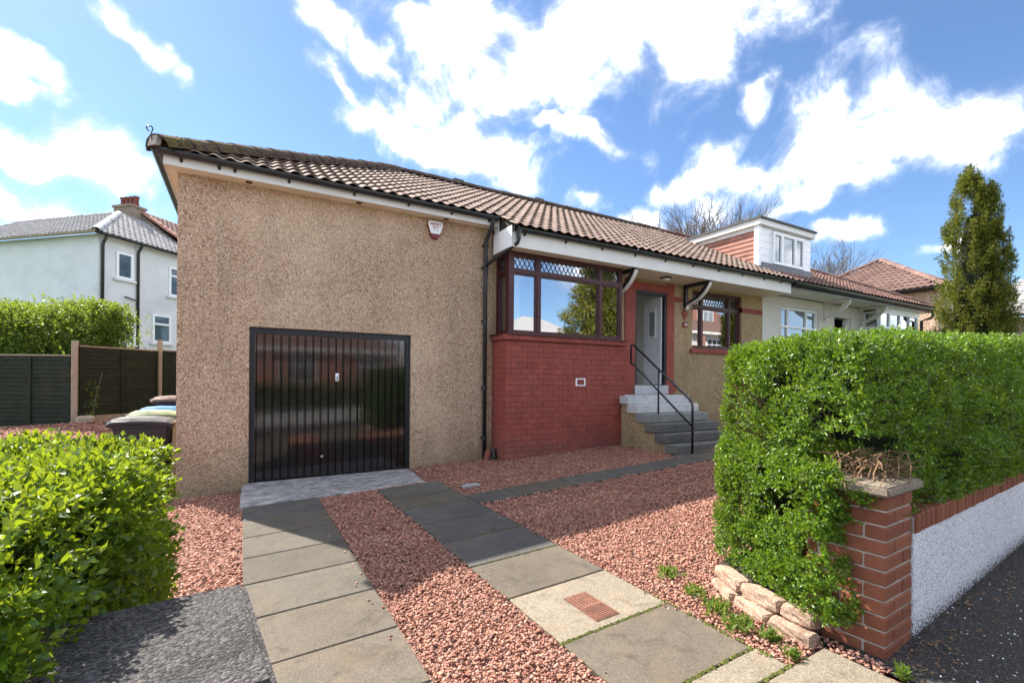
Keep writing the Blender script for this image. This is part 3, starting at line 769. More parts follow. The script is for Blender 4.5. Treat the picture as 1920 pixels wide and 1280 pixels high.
# bay: painted brickwork
BX0, BX1 = 3.97, 6.75
hb('bay_core', M_red_paint_flat, (BX0 + 0.008, BX1 - 0.008, YB + 0.008, YW - 0.001, 0.0, 2.30))
NC, C0 = 23, 0.02
ch = (2.30 - C0) / NC
def brick_mesh(name, lx, ly, lz, m, bev=0.006):
    s = MB(); s.box(0, lx, 0, ly, 0, lz)
    me = s.mesh(name, m); bevel_mesh(me, bev)
    return me
BMESH = {}
def brick(parent, x, y, z, lx, ly, lz, m, bev=0.006):
    key = (round(lx, 3), round(ly, 3), round(lz, 3), m.name)
    if key not in BMESH: BMESH[key] = brick_mesh('brick', lx, ly, lz, m, bev)
    return inst('brick', BMESH[key], parent, Matrix.Translation((x, y + random.uniform(-0.0025, 0.0015), z)))
bay = hb('bay_wall', M_red_paint_flat, (BX0 + 0.02, BX1 - 0.02, YB + 0.012, YW - 0.02, -0.1, 0.02))
nfront = 0
side_b = MB()
for r in range(NC):
    z = C0 + r * ch
    if z + ch < gz(4, 7.2) - 0.03: continue
    x = BX0 + (0.0 if r % 2 == 0 else 0.112)
    if r % 2: brick(bay, BX0, YB, z + 0.003, 0.111, 0.06, ch - 0.006, M_red_paint, 0.004); nfront += 1
    while x < BX1 - 0.03:
        w = min(0.2246, BX1 - x)
        if not (5.42 < x + w / 2 < 5.75 and 1.50 < z + ch / 2 < 1.62):
            brick(bay, x + 0.001, YB, z + 0.003, w - 0.002, 0.06, ch - 0.006, M_red_paint, 0.004); nfront += 1
        x += 0.2246
    y = YB + (0.065 if r % 2 == 0 else 0.18)
    if r % 2: side_b.box(BX0, BX0 + 0.06, YB + 0.062, y - 0.003, z + 0.004, z + ch - 0.004)
    while y < YW - 0.02:
        w = min(0.2246, YW - y)
        side_b.box(BX0, BX0 + 0.06, y + 0.0015, y + w - 0.003, z + 0.004, z + ch - 0.004)
        y += 0.2246
side_b.build('return_bricks', M_red_paint, bay, kind='stuff', bevel=0.004)
cp = MB()
x = BX0 - 0.045
while x < BX1 + 0.05 - 0.01:
    brick(bay, x, YB - 0.05, 2.305, 0.071, 0.10, 0.088, M_red_paint, 0.004); x += 0.0735
for k in range(8):
    y = YB + 0.05 + k * 0.0735
    if y < YW - 0.05: brick(bay, BX0 - 0.045, y + 0.003, 2.305, 0.09, 0.0705, 0.088, M_red_paint, 0.004)
hb('air_brick', M_terracotta, (5.53, 5.70, YB - 0.004, YB + 0.05, 1.515, 1.62))
hb('air_brick_surround', M_upvc, (5.50, 5.53, YB - 0.003, YB + 0.05, 1.495, 1.64), (5.70, 5.73, YB - 0.003, YB + 0.05, 1.495, 1.64), (5.53, 5.70, YB - 0.003, YB + 0.05, 1.62, 1.64), (5.53, 5.70, YB - 0.003, YB + 0.05, 1.495, 1.515))

# windows: u along the wall, v outwards (towards the viewer is negative), z up
def window(parent, org, ux, U, Z, mull, trans, fm, fw=0.06, dep=0.09, leaded=True, name='window', sashes=True, glass=None):
    ux = Vector(ux).normalized(); n = Vector((0, 0, 1)).cross(ux)       # n points into the house
    T = Matrix(((ux.x, n.x, 0, org[0]), (ux.y, n.y, 0, org[1]), (0, 0, 1, org[2]), (0, 0, 0, 1)))
    s = MB(T)
    s.box(0, U, 0, dep, 0, fw); s.box(0, U, 0, dep, Z - fw, Z)
    s.box(0, fw, 0.001, dep, fw, Z - fw); s.box(U - fw, U, 0.001, dep, fw, Z - fw)
    xs = [fw] + [c for m_ in mull for c in (m_ - fw * 0.5, m_ + fw * 0.5)] + [U - fw]
    zs = [fw] + ([trans - fw * 0.45, trans + fw * 0.45] if trans else []) + [Z - fw]
    for m_ in mull: s.box(m_ - fw * 0.5, m_ + fw * 0.5, 0.002, dep, fw, Z - fw)
    if trans: s.box(fw, U - fw, -0.004, dep, trans - fw * 0.45, trans + fw * 0.45)
    w = s.build(name, fm, parent)
    for i in range(0, len(xs), 2):
        for j in range(0, len(zs), 2):
            a, b, c, d = xs[i], xs[i + 1], zs[j], zs[j + 1]
            if sashes:
                q = MB(T); e = 0.028
                q.box(a, b, 0.012, dep - 0.01, c, c + e); q.box(a, b, 0.012, dep - 0.01, d - e, d); q.box(a, a + e, 0.0125, dep - 0.01, c + e, d - e); q.box(b - e, b, 0.0125, dep - 0.01, c + e, d - e)
                q.build('sash', fm, w)
                a, b, c, d = a + e, b - e, c + e, d - e
            q = MB(T); q.box(a, b, 0.045, 0.051, c, d); q.build('pane', glass or M_glass, w)
            if leaded and trans and j == 2:
                q = MB(T); h = d - c; sp = 0.098; k = -h * 0.62
                half = 0.0042
                def seg(p0, p1):
                    # clip to the pane
                    (x0, z0), (x1, z1) = p0, p1
                    if x0 < a: z0 += (a - x0) * (z1 - z0) / (x1 - x0); x0 = a
                    if x1 > b: z1 -= (x1 - b) * (z1 - z0) / (x1 - x0); x1 = b
                    if x1 - x0 < 1e-3: return
                    dx, dz = x1 - x0, z1 - z0; l = math.hypot(dx, dz); ox, oz = -dz / l * half, dx / l * half
                    q.prism([(x0 + ox, 0.036, z0 + oz), (x0 - ox, 0.036, z0 - oz), (x1 - ox, 0.036, z1 - oz), (x1 + ox, 0.036, z1 + oz)], (0, 0.008, 0))
                x = a - h * 0.55
                while x < b:
                    seg((x, c), (x + h * 0.55, d)); seg((x, d), (x + h * 0.55, c)); x += sp
                if q.v: q.build('leading', M_lead, w)
    return w
window(house, (4.06, YB + 0.02, 2.40), (1, 0, 0), 2.62, 1.49, [0.60, 2.05], 1.13, M_maroon)
window(house, (4.04, YW - 0.005, 2.40), (0, -1, 0), 0.42, 1.49, [], 1.13, M_maroon)
hb('bay_corner_post', M_maroon, (4.025, 4.13, YB + 0.005, YB + 0.09, 2.395, 3.90))
hb('bay_head', M_maroon, (4.02, 6.70, YB - 0.02, YB + 0.14, 3.89, 3.985), (4.02, 4.12, YB + 0.14, YW, 3.89, 3.985))
hb('bay_sill', M_maroon, (3.96, 6.76, YB - 0.075, YB + 0.13, 2.393, 2.418), (3.90, 4.10, YB + 0.13, YW - 0.01, 2.393, 2.418))
hb('bay_end_wall', M_cast_gold, (6.66, 6.75, YB + 0.10, YW, 2.30, 4.0))
window(house, (WX0, YW + 0.06, WZ0), (1, 0, 0), WX1 - WX0, WZ1 - WZ0, [0.42, 1.48], 1.03, M_maroon)
# red boundary between the two halves
# garage door
gdoor = hb('garage_door', M_garage, (D0 + 0.075, D1 - 0.075, YW + 0.085, YW + 0.11, DZ0 + 0.02, DZ1 - 0.09))
hb('garage_door_frame', M_dark, (D0 + 0.002, D0 + 0.075, YW + 0.05, YW + 0.15, DZ0, DZ1), (D1 - 0.075, D1 - 0.002, YW + 0.05, YW + 0.15, DZ0, DZ1), (D0 + 0.075, D1 - 0.075, YW + 0.05, YW + 0.15, DZ1 - 0.09, DZ1 - 0.001))
npan = 20; wpan = (D1 - D0 - 0.15 - 0.02) / npan
pm = MB()
zz0, zz1 = DZ0 + 0.025, DZ1 - 0.10
e, dpt = 0.012, 0.016
prof = [(0.003, 0.0), (0.003 + e, -dpt), (wpan - 0.003 - e, -dpt - 0.0012), (wpan - 0.003, 0.0)]
pm.add([(u, v, 0) for u, v in prof] + [(u, v, zz1 - zz0) for u, v in prof], [(0, 1, 5, 4), (1, 2, 6, 5), (2, 3, 7, 6), (3, 0, 4, 7), (3, 2, 1, 0), (4, 5, 6, 7)])
pme = pm.mesh('door_panel', M_garage)
for k in range(npan):
    inst('door_panel', pme, gdoor, Matrix.Translation((D0 + 0.085 + k * wpan, YW + 0.0845, zz0)) @ Matrix.Rotation(random.uniform(-0.010, 0.010), 4, 'Z'))
hx = 1.275
hd = MB(); hd.box(hx - 0.026, hx + 0.026, YW + 0.055, YW + 0.068, 1.56, 1.68); hd.build('handle_plate', M_upvc, gdoor, bevel=0.008)
hd = MB(); hd.tube([(hx, YW + 0.05, 1.60), (hx, YW + 0.03, 1.60)], 0.010); hd.tube([(hx - 0.008, YW + 0.03, 1.575), (hx + 0.004, YW + 0.03, 1.645)], 0.011); hd.build('handle', M_steel, gdoor, smooth=True)
hd = MB(); hd.tube([(1.06, YW + 0.068, 0.40), (1.06, YW + 0.06, 0.40)], 0.02, 12); hd.build('badge', M_steel, gdoor)

# eaves: soffit, fascia, gutters
hb('garage_soffit', M_soffit, (-0.895, 3.98, 7.47, YW, 4.345, 4.36), (-0.895, XL, YW, 15.9, 4.345, 4.36))
hb('garage_fascia', M_white, (-0.912, 3.97, 7.452, 7.47, 4.332, 4.49), (-0.912, -0.895, 7.47, 15.9, 4.332, 4.49))
SOF = 3.875
sof = hb('main_soffit', M_deck, (3.955, XR, 6.96, YW, SOF + 0.016, SOF + 0.03))
sb = MB(); sb.box(0, XR - 3.957, 0, 0.093, 0, 0.016); sbm = sb.mesh('soffit_board', M_soffit)
for k in range(8):
    if 6.962 + k * 0.096 < YW - 0.05: inst('soffit_board', sbm, sof, Matrix.Translation((3.956, 6.962 + k * 0.096, SOF)))
hb('main_fascia', M_white, (3.94, XR, 6.935, 6.955, SOF - 0.012, 4.15))
hb('box_end', M_upvc, (3.925, 3.945, 6.935, 7.60, SOF - 0.012, 4.22), (3.945, 3.97, 7.46, 7.60, 4.15, 4.34))
def gutter(name, p0, p1, r, m, parent, n=10):
    p0, p1 = Vector(p0), Vector(p1); t = (p1 - p0).normalized(); sd_ = Vector((t.y, -t.x, 0))
    s = MB(); k = n + 1
    vs = []
    for p in (p0, p1):
        for rr in (r, r - 0.004):
            vs += [p + sd_ * (rr * math.cos(PI * i / n)) - UP * (rr * math.sin(PI * i / n)) for i in range(k)]
    fs = []
    for i in range(n):
        fs += [(i, i + 1, 2 * k + i + 1, 2 * k + i), (k + i + 1, k + i, 3 * k + i, 3 * k + i + 1), (i, k + i, k + i + 1, i + 1), (2 * k + i + 1, 3 * k + i + 1, 3 * k + i, 2 * k + i)]
    fs += [(0, 2 * k, 3 * k, k), (n, k + n, 3 * k + n, 2 * k + n)]
    s.add(vs, fs)
    s.tube([p0 - t * 0.004, p0 + t * 0.004], r * 0.98, 14); s.tube([p1 - t * 0.004, p1 + t * 0.004], r * 0.98, 14)
    return s.build(name, m, parent)
gu1 = gutter('gutter', (-0.98, 7.39, 4.49), (3.90, 7.39, 4.47), 0.062, M_black, house)
gutter('gutter', (-0.975, 7.36, 4.488), (-0.975, 15.9, 4.47), 0.062, M_black, house)
gu2 = gutter('gutter', (3.99, 6.872, 4.165), (XR, 6.872, 4.165), 0.060, M_black, house)
def brackets(parent, xs, y, z, r):
    s = MB()
    s.box(-0.018, 0.018, -0.01, r + 0.005, -r - 0.004, -r + 0.01); s.prism([(-0.018, r - 0.02, -r - 0.002), (-0.018, r + 0.006, -r - 0.045), (-0.018, r + 0.006, -r)], (0.036, 0, 0))
    n = 10; rr = r + 0.004
    vs = [(x, -rr * math.cos(PI * i / n), -rr * math.sin(PI * i / n)) for x in (-0.018, 0.018) for i in range(n + 1)]
    s.add(vs, [(i, i + 1, n + 2 + i, n + 1 + i) for i in range(n)])
    me = s.mesh('gutter_clip', M_black)
    for x in xs: inst('gutter_clip', me, parent, Matrix.Translation((x, y, z)))
brackets(gu1, [-0.72, -0.30, -0.12, 0.55, 1.45, 2.30, 3.05, 3.75], 7.39, 4.482, 0.062)
brackets(gu2, [4.18, 5.05, 5.9, 6.75, 7.6, 8.45, 9.3, 10.15, 11.0, 11.7], 6.872, 4.165, 0.060)
s = MB(); s.tube([(3.80, 7.39, 4.46), (3.80, 7.39, 4.36), (3.80, 7.42, 4.30), (3.79, 7.60, 4.12), (3.785, 7.628, 4.05), (3.785, 7.628, 3.7), (3.785, 7.628, 0.16)], 0.036, 12)
dp = s.build('downpipe', M_black, house, smooth=True)
s = MB()
for z in (4.02, 3.62, 2.65, 1.45, 0.55): s.tube([(3.785, 7.628, z - 0.03), (3.785, 7.628, z + 0.03)], 0.042, 12); s.box(3.735, 3.835, 7.655, 7.70, z - 0.014, z + 0.014)
s.build('pipe_clip', M_black, dp)
s = MB(); s.tube([(4.03, 6.872, 4.11), (4.03, 6.872, 3.98), (4.02, 6.90, 3.92), (3.80, 7.56, 3.68), (3.787, 7.61, 3.64)], 0.033, 12)
s.build('branch_pipe', M_black, dp, smooth=True)
s = MB(); s.lathe((4.03, 6.872, 3.99), [(0.04, 0), (0.04, 0.1), (0.05, 0.11), (0.05, 0.14)], 12); s.build('outlet', M_black, dp)
# soffit downlights, porch light
for x in (0.05, 1.55, 3.0):
    s = MB(); s.lathe((x, 7.585, 4.333), [(0.03, 0), (0.045, 0.003), (0.045, 0.012)], 14); s.build('downlight', M_brown_wood, house)
s = MB(); s.lathe((8.05, 7.32, SOF - 0.05), [(0.10, 0.015), (0.12, 0.03), (0.12, 0.05)], 20); pl = s.build('porch_light', M_black, house)
s = MB(); s.lathe((8.05, 7.32, SOF - 0.075), [(0.05, 0), (0.085, 0.012), (0.095, 0.04)], 20); s.build('diffuser', M_upvc, pl)
# timber eave brackets
def eave_bracket(x, parent, z1, y0, y1, black, white, drop=0.52):
    s = MB(); w = 0.04
    s.box(x - w, x + w, y1 - 0.07, y1 - 0.001, z1 - drop, z1 - 0.001)
    s.box(x - w * 0.9, x + w * 0.9, y0, y1 - 0.07, z1 - 0.075, z1 - 0.002)
    pts = [(y0 + 0.03, z1 - 0.076), (y0 + 0.13, z1 - 0.076), (y0 + 0.24, z1 - 0.20), (y0 + 0.40, z1 - 0.33), (y1 - 0.072, z1 - 0.44), (y1 - 0.072, z1 - 0.50), (y0 + 0.32, z1 - 0.36), (y0 + 0.17, z1 - 0.24)]
    s.prism([(x - w * 0.8, a, b) for a, b in pts], (w * 1.6, 0, 0))
    b = s.build('eave_bracket', black, parent)
    f = MB(); c = [(y0 - 0.0, z1 - 0.045), (y0 + 0.035, z1 - 0.11), (y0 + 0.14, z1 - 0.245), (y0 + 0.30, z1 - 0.37), (y1 - 0.10, z1 - 0.485), (y1 - 0.09, z1 - 0.545), (y1 - 0.05, z1 - 0.575)]
    for (a, bz), (c_, d) in zip(c[:-1], c[1:]):
        f.prism([(x - w * 1.05, a, bz), (x - w * 1.05, c_, d), (x - w * 1.05, c_ - 0.012, d - 0.022), (x - w * 1.05, a - 0.012, bz - 0.022)], (w * 2.1, 0, 0))
    f.build('bracket_facing', white, b)
    return b
eave_bracket(9.09, house, SOF - 0.002, 6.98, YW - 0.002, M_black, M_white)
eave_bracket(6.83, house, SOF - 0.002, 6.98, YW - 0.002, M_black, M_white)

# ------------------------------------------------------------------ roofs
PITCH = 0.5376
def roofz(y): return 4.20 + PITCH * (y - 6.85)
RY = 11.5
def tile_mesh(name, w, l, m, roll=0.028, th=0.013, lift=0.03):
    n = 9
    xs = np.linspace(0, w * 1.02, n)
    hz = [roll * max(0, math.sin(PI * min(1, max(0, (x / w - 0.30) / 0.62)))) ** 0.8 - 0.006 * math.sin(PI * min(1, x / w / 0.3)) for x in xs]
    vs = []
    for (y, dz, o) in ((0, lift, 0), (l, 0.0, 0), (0, lift - th, 0)):
        vs += [(x, y, h + dz + o) for x, h in zip(xs, hz)]
    fs = [(i, i + 1, n + i + 1, n + i) for i in range(n - 1)] + [(2 * n + i, 2 * n + i + 1, i + 1, i) for i in range(n - 1)] + [(2 * n + i + 1, 2 * n + i, n + i, n + i + 1) for i in range(n - 1)]
    s = MB(); s.add(vs, fs)
    return s.mesh(name, m)
CAMP = Vector((0, 0, CAMZ))
def tile_slope(parent, O, ex, es, nx, ns, w, l, keep, m, limit=300, jitter=0.004, roll=0.030):
    """lay tiles: O lower corner, ex along the eave, es up the slope"""
    ex, es = Vector(ex).normalized(), Vector(es).normalized(); nn = ex.cross(es)
    B = Matrix((ex, es, nn)).transposed().to_4x4()
    tm = tile_mesh('tile', w, l * 1.1, m, roll)
    co = np.array([v.co[:] for v in tm.vertices]); fc = [tuple(p.vertices) for p in tm.polygons]
    items = []
    for j in range(ns):
        for i in range(nx):
            P = Vector(O) + ex * (i * w) + es * (j * l)
            C_ = P + ex * w / 2 + es * l / 2
            if keep(C_): items.append(((C_ - CAMP).length, P))
    items.sort(key=lambda t: t[0])
    rest = MB()
    for k, (d, P) in enumerate(items):
        M = Matrix.Translation(P + nn * random.uniform(0, jitter)) @ B @ Matrix.Rotation(random.uniform(-.006, .006), 4, 'Z') @ Matrix.Rotation(random.uniform(-.004, .004), 4, 'X')
        if k < limit: inst('tile', tm, parent, M)
        else:
            A = np.array(M)
            rest.add([tuple(A[:3, :3] @ c + A[:3, 3]) for c in co], fc)
    if rest.v: rest.build('tiles', m, parent, kind='stuff')
    return len(items)
es = Vector((0, 1, PITCH)).normalized()
sl = math.hypot(RY - 6.85, PITCH * (RY - 6.85))
HX = -0.92; HY = 7.38
ridge_x0 = HX + (RY - HY)
roof = MB()
zr = roofz(RY)
def rz_(y): return roofz(y) - 0.004
roof.poly([(3.95, 6.85, rz_(6.85)), (XR, 6.85, rz_(6.85)), (XR, RY, rz_(RY)), (3.95, RY, rz_(RY))])
roof.poly([(HX, HY, rz_(HY)), (3.95, HY, rz_(HY)), (3.95, RY, rz_(RY)), (ridge_x0, RY, rz_(RY))])
roof.poly([(HX, HY, rz_(HY)), (ridge_x0, RY, rz_(RY)), (HX, 15.9, rz_(HY))])
roof.poly([(HX, 15.9, rz_(HY)), (ridge_x0, RY, rz_(RY)), (XR, RY, rz_(RY)), (XR, 15.9, rz_(HY))])
roof.poly([(3.95, 6.85, rz_(6.85)), (3.95, HY, rz_(HY)), (3.95, HY, 4.2), (3.95, 6.9, 4.1)])
rf = roof.build('roof', M_deck, house)
W, Lg = 0.2, 0.33
def keep_roof(c):
    if c.y > RY - 0.02: return False
    if c.x < 3.95: return c.y > HY + 0.02 and (c.x - HX) > (c.y - HY) - 0.05
    return c.x < XR + 0.05
# garage slope and main slope share one grid so the courses run through
nlow = round((HY - 6.85) * math.hypot(1, PITCH) / Lg)
nt_ = tile_slope(rf, Vector((HX + 0.03, 6.84, roofz(6.84))), (1, 0, 0), es, int((XR - HX) / W), 17, W, Lg, keep_roof, M_tile)
def cap_tiles(parent, p0, p1, m, r=0.12, ln=0.42, name='ridge_tile', up=0.0, rough=False):
    p0, p1 = Vector(p0), Vector(p1); t = (p1 - p0); n = max(1, round(t.length / ln)); l = t.length / n; t.normalize()
    sdv = t.cross(UP).normalized(); uu = sdv.cross(t)
    k = 8; vs = []
    for (y, rr) in ((-0.01, r * 1.04), (l, r * 0.97)):
        vs += [(rr * math.cos(PI * i / k), y, rr * math.sin(PI * i / k) * 0.9) for i in range(k + 1)]
    for y in (-0.01, l):
        vs += [((r - .018) * math.cos(PI * i / k), y, (r - .018) * math.sin(PI * i / k) * 0.9) for i in range(k + 1)]
    K = k + 1
    fs = [(i + 1, i, K + i, K + i + 1) for i in range(k)] + [(i, i + 1, 2 * K + i + 1, 2 * K + i) for i in range(k)] + [(K + i + 1, K + i, 3 * K + i, 3 * K + i + 1) for i in range(k)]
    s = MB(); s.add(vs, fs); me = s.mesh(name, m, False)
    B = Matrix((sdv, t, uu)).transposed().to_4x4()
    for i in range(n):
        inst(name, me, parent, Matrix.Translation(p0 + t * (i * l) + uu * (up + random.uniform(-.008, .008))) @ B @ Matrix.Rotation(random.uniform(-.015, .015), 4, 'Z'))
cap_tiles(rf, (HX - 0.02, HY - 0.02, roofz(HY) - 0.02), (ridge_x0, RY, zr - 0.02), M_hip, 0.19, 0.38, 'hip_tile', 0.0)
cap_tiles(rf, (ridge_x0, RY, zr), (XR, RY, zr), M_hip, 0.13, 0.42, 'ridge_tile', 0.01)
# clods of moss along the hip
mo = MB(); mv = []
for k in range(420):
    u = random.random() ** 1.3
    p = Vector((HX, HY, roofz(HY) + 0.02)).lerp(Vector((ridge_x0, RY, zr)), u * 0.97)
    a = random.uniform(0.1, PI - 0.1); sdv = Vector((1, -1, 0)).normalized()
    p = p + sdv * 0.185 * math.cos(a) + UP * (0.165 * math.sin(a) - 0.03)
    r = random.uniform(0.012, 0.034)
    mo.add([p + Vector((random.uniform(.6, 1.2) * r * x, random.uniform(.6, 1.2) * r * y, random.uniform(.5, 1.0) * r * z)) for x, y, z in ((1, 0, 0), (-1, 0, 0), (0, 1, 0), (0, -1, 0), (0, 0, 1), (0, 0, -1))],
           [(0, 2, 4), (2, 1, 4), (1, 3, 4), (3, 0, 4), (2, 0, 5), (1, 2, 5), (3, 1, 5), (0, 3, 5)])
mo.build('moss', M_hip, rf, kind='stuff')
s = MB(); p = Vector((HX - 0.08, HY - 0.06, roofz(HY)))
s.tube([p + Vector((0.12, 0.1, 0.02)), p + Vector((0.0, 0, 0.04)), p + Vector((-0.02, -0.01, 0.12)), p + Vector((0, 0, 0.20))] + [p + Vector((-0.032 + 0.032 * math.cos(a), 0, 0.20 + 0.032 * math.sin(a))) for a in np.linspace(0.2, 4.6, 9)], 0.008, 6)
s.build('hip_iron', M_iron, rf, smooth=True)
s = MB(); s.prism([(HX - 0.05, HY - 0.13, roofz(HY) - 0.01), (HX - 0.14, HY - 0.03, roofz(HY) - 0.01), (HX - 0.11, HY - 0.03, roofz(HY) + 0.12), (HX - 0.03, HY - 0.11, roofz(HY) + 0.12)], (0.05, 0.05, 0.02))
s.build('hip_mortar', M_mortar, rf)
for x in (4.75, 7.3):
    s = MB(); s.box(x, x + 0.32, RY + 0.02, RY + 0.30, zr + 0.03, zr + 0.20); s.build('roof_vent', M_black, rf, bevel=0.02)
# ------------------------------------------------------------------ front steps and handrail
steps = thing('front_steps', 'concrete front steps rising to the open white door', 'steps', (7.5, 6.3, gz(7.5, 6.3)))
SX0, SX1 = 6.60, 8.36
for k in range(6):
    ztop = 1.30 - k * 0.166; yf = 6.93 - k * 0.242
    m = (M_step_pale, M_step_pale, M_step_mid, M_step_dark, M_step_dark, M_step_dark)[k]
    s = MB()
    if k == 0:
        s.box(SX0 + 0.16, SX1, 6.93, YW - 0.065, ztop - 0.165, ztop)
        s.box(SX0, SX0 + 0.1595, 6.931, YB - 0.004, ztop - 0.164, ztop - 0.001)
    else:
        s.box(SX0 + 0.002 * k, SX1, yf, yf + 0.30, ztop - 0.163, ztop - 0.001 * k)
    s.build('step', m, steps, bevel=0.010)
s = MB()
for k in range(5):
    yf = 6.93 - k * 0.242 + 0.06
    s.box(SX0 + 0.06 + 0.001 * k, SX1 - 0.05, yf, yf + 0.40 if k else YW - 0.01, gz(7, 6) - 0.1, 1.30 - k * 0.166 - 0.167)
s.build('step_base', M_cast_gold, steps)
rail = thing('handrail', 'black iron handrail slanting down beside the front steps', 'handrail', (6.88, 5.63, gz(6.9, 5.6)))
RXx = 6.88
s = MB(); s.tube([(RXx - 0.02, 7.14, 1.95), (RXx - 0.02, 7.14, 2.33), (RXx, 7.10, 2.335), (RXx, 5.72, 1.30), (RXx, 5.655, 1.24), (RXx, 5.63, 1.16), (RXx, 5.63, gz(6.9, 5.6) - 0.05)], 0.021, 10)
s.build('top_rail', M_iron, rail, smooth=True)
s = MB(); s.tube([(RXx - 0.02, 7.14, 1.95), (RXx, 7.10, 1.94), (RXx, 5.63, 0.80)], 0.019, 10); s.build('lower_rail', M_iron, rail, smooth=True)
s = MB(); s.tube([(RXx, 6.42, 0.97), (RXx, 6.42, 1.825)], 0.017, 10); s.build('baluster', M_iron, rail, smooth=True)

# ------------------------------------------------------------------ alarm box, with its lettering
alarm = thing('alarm_box', 'white and red burglar alarm box high on the garage wall', 'alarm box', (2.83, YW, 4.15))
def shield(sc_, y0, y1, m, name, z0=-0.15, z1=0.15):
    hw = lambda z: 0.135 - 0.085 * max(0, (0.08 - z) / 0.23) ** 1.15
    pts = [(-hw(z), z) for z in np.linspace(z1 - 0.02, z0, 7)] + [(hw(z), z) for z in np.linspace(z0, z1 - 0.02, 7)] + [(0.115, z1), (-0.115, z1)]
    s = MB(); s.prism([(2.83 + x * sc_, y0, 4.15 + z) for x, z in pts], (0, y1 - y0, 0))
    return s.build(name, m, alarm, bevel=0.006)
M_alarm_red = plain('alarm_red', (0.16, 0.006, 0.012), 0.3, 0.1, 5, spec=0.5)
shield(1.0, YW - 0.055, YW + 0.005, M_alarm_red, 'body')
shield(0.97, YW - 0.075, YW - 0.056, M_upvc, 'face', z0=-0.075, z1=0.143)
M_ink = plain('red_ink', (0.35, 0.01, 0.03), 0.5, 0.05, 5)
def lettering(txt, x, z, size, m, y):
    cu = bpy.data.curves.new('lettering', 'FONT'); cu.body = txt; cu.size = size; cu.align_x = 'CENTER'; cu.align_y = 'CENTER'; cu.extrude = 0.0008; cu.offset = 0.0012
    cu.materials.append(m)
    tmp = bpy.data.objects.new('tmp', cu); COL.objects.link(tmp)
    dg = bpy.context.evaluated_depsgraph_get(); me = bpy.data.meshes.new_from_object(tmp.evaluated_get(dg))
    bpy.data.objects.remove(tmp); me.materials.clear(); me.materials.append(m)
    o = bpy.data.objects.new('lettering', me)
    attach(o, alarm, Matrix.Translation((x, y, z)) @ Matrix.Rotation(PI / 2, 4, 'X'))
lettering('ARREST', 2.83, 4.238, 0.058, M_ink, YW - 0.0765)
lettering('24-7', 2.83, 4.183, 0.058, M_ink, YW - 0.0765)
s = MB()
for k in range(11):
    if k not in (4, 7): s.box(2.785 + k * 0.0085, 2.791 + k * 0.0085, YW - 0.077, YW - 0.0755, 4.128, 4.138)
s.build('small_print', M_lead, alarm)

# broken drain pipe beside the bay
s = MB(); s.tube([(3.72, 7.42, 0.13), (3.84, 7.56, 0.33)], 0.055, 10)
bp = s.build('clay_pipe', M_terracotta, label='broken clay pipe leaning against the wall by the downpipe', cat='pipe')
s = MB(); s.box(3.80, 3.94, 7.40, 7.50, 0.13, 0.23)
b2 = s.build('spout', M_black, bevel=0.03, label='black plastic drain shoe on the gravel by the bay', cat='drain shoe')
s = MB(); s.tube([(3.90, 7.47, 0.15), (3.915, 7.53, 0.36)], 0.048, 10); s.build('inlet', M_black, b2)

# ------------------------------------------------------------------ curtains and amber wall lamp seen in the bay
def curtain(x0, x1, y, z0, z1, label, axis='x'):
    n = 40; vs = []
    for i in range(n + 1):
        u = i / n; w = 0.02 * math.sin(u * (abs(x1 - x0) / 0.05))
        for z in (z0, z1):
            vs.append((x0 + (x1 - x0) * u, y + w, z) if axis == 'x' else (y + w, x0 + (x1 - x0) * u, z))
    for i in range(n + 1):
        u = i / n; w = 0.02 * math.sin(u * (abs(x1 - x0) / 0.05)) + 0.006
        for z in (z0, z1):
            vs.append((x0 + (x1 - x0) * u, y + w, z) if axis == 'x' else (y + w, x0 + (x1 - x0) * u, z))
    N = 2 * (n + 1); fs = []
    for i in range(n):
        a = 2 * i
        fs += [(a, a + 2, a + 3, a + 1), (N + a + 2, N + a, N + a + 1, N + a + 3), (a + 1, a + 3, N + a + 3, N + a + 1)]
    s = MB(); s.add(vs, fs); s.build('curtain', M_curtain, smooth=True, label=label, cat='curtain')
curtain(4.14, 4.36, YB + 0.22, 2.43, 3.85, 'narrow white curtain at the left pane of the bay window')
curtain(6.25, 6.62, YB + 0.22, 2.43, 3.85, 'wide white curtain at the right pane of the bay window')
curtain(9.48, 9.66, YW + 0.28, 2.43, 3.78, 'cream curtain at the left edge of the bedroom window')
curtain(10.95, 11.22, YW + 0.28, 2.43, 3.78, 'cream curtain at the right edge of the bedroom window')
lampo = thing('wall_lamp', 'lit amber wall lamp glimpsed through the side of the bay', 'lamp', (4.62, 8.9, 3.35))
for dx, dz in ((0, 0), (-0.03, 0.13)):
    s = MB(); s.lathe((4.62 + dx, 8.9, 3.30 + dz), [(0.02, 0), (0.05, 0.02), (0.055, 0.06), (0.035, 0.10)], 12); s.build('shade', M_glow, lampo, smooth=True)
s = MB(); s.tube([(4.09, 8.9, 3.25), (4.35, 8.9, 3.22), (4.6, 8.9, 3.28)], 0.012, 6); s.build('arm', M_dark, lampo)

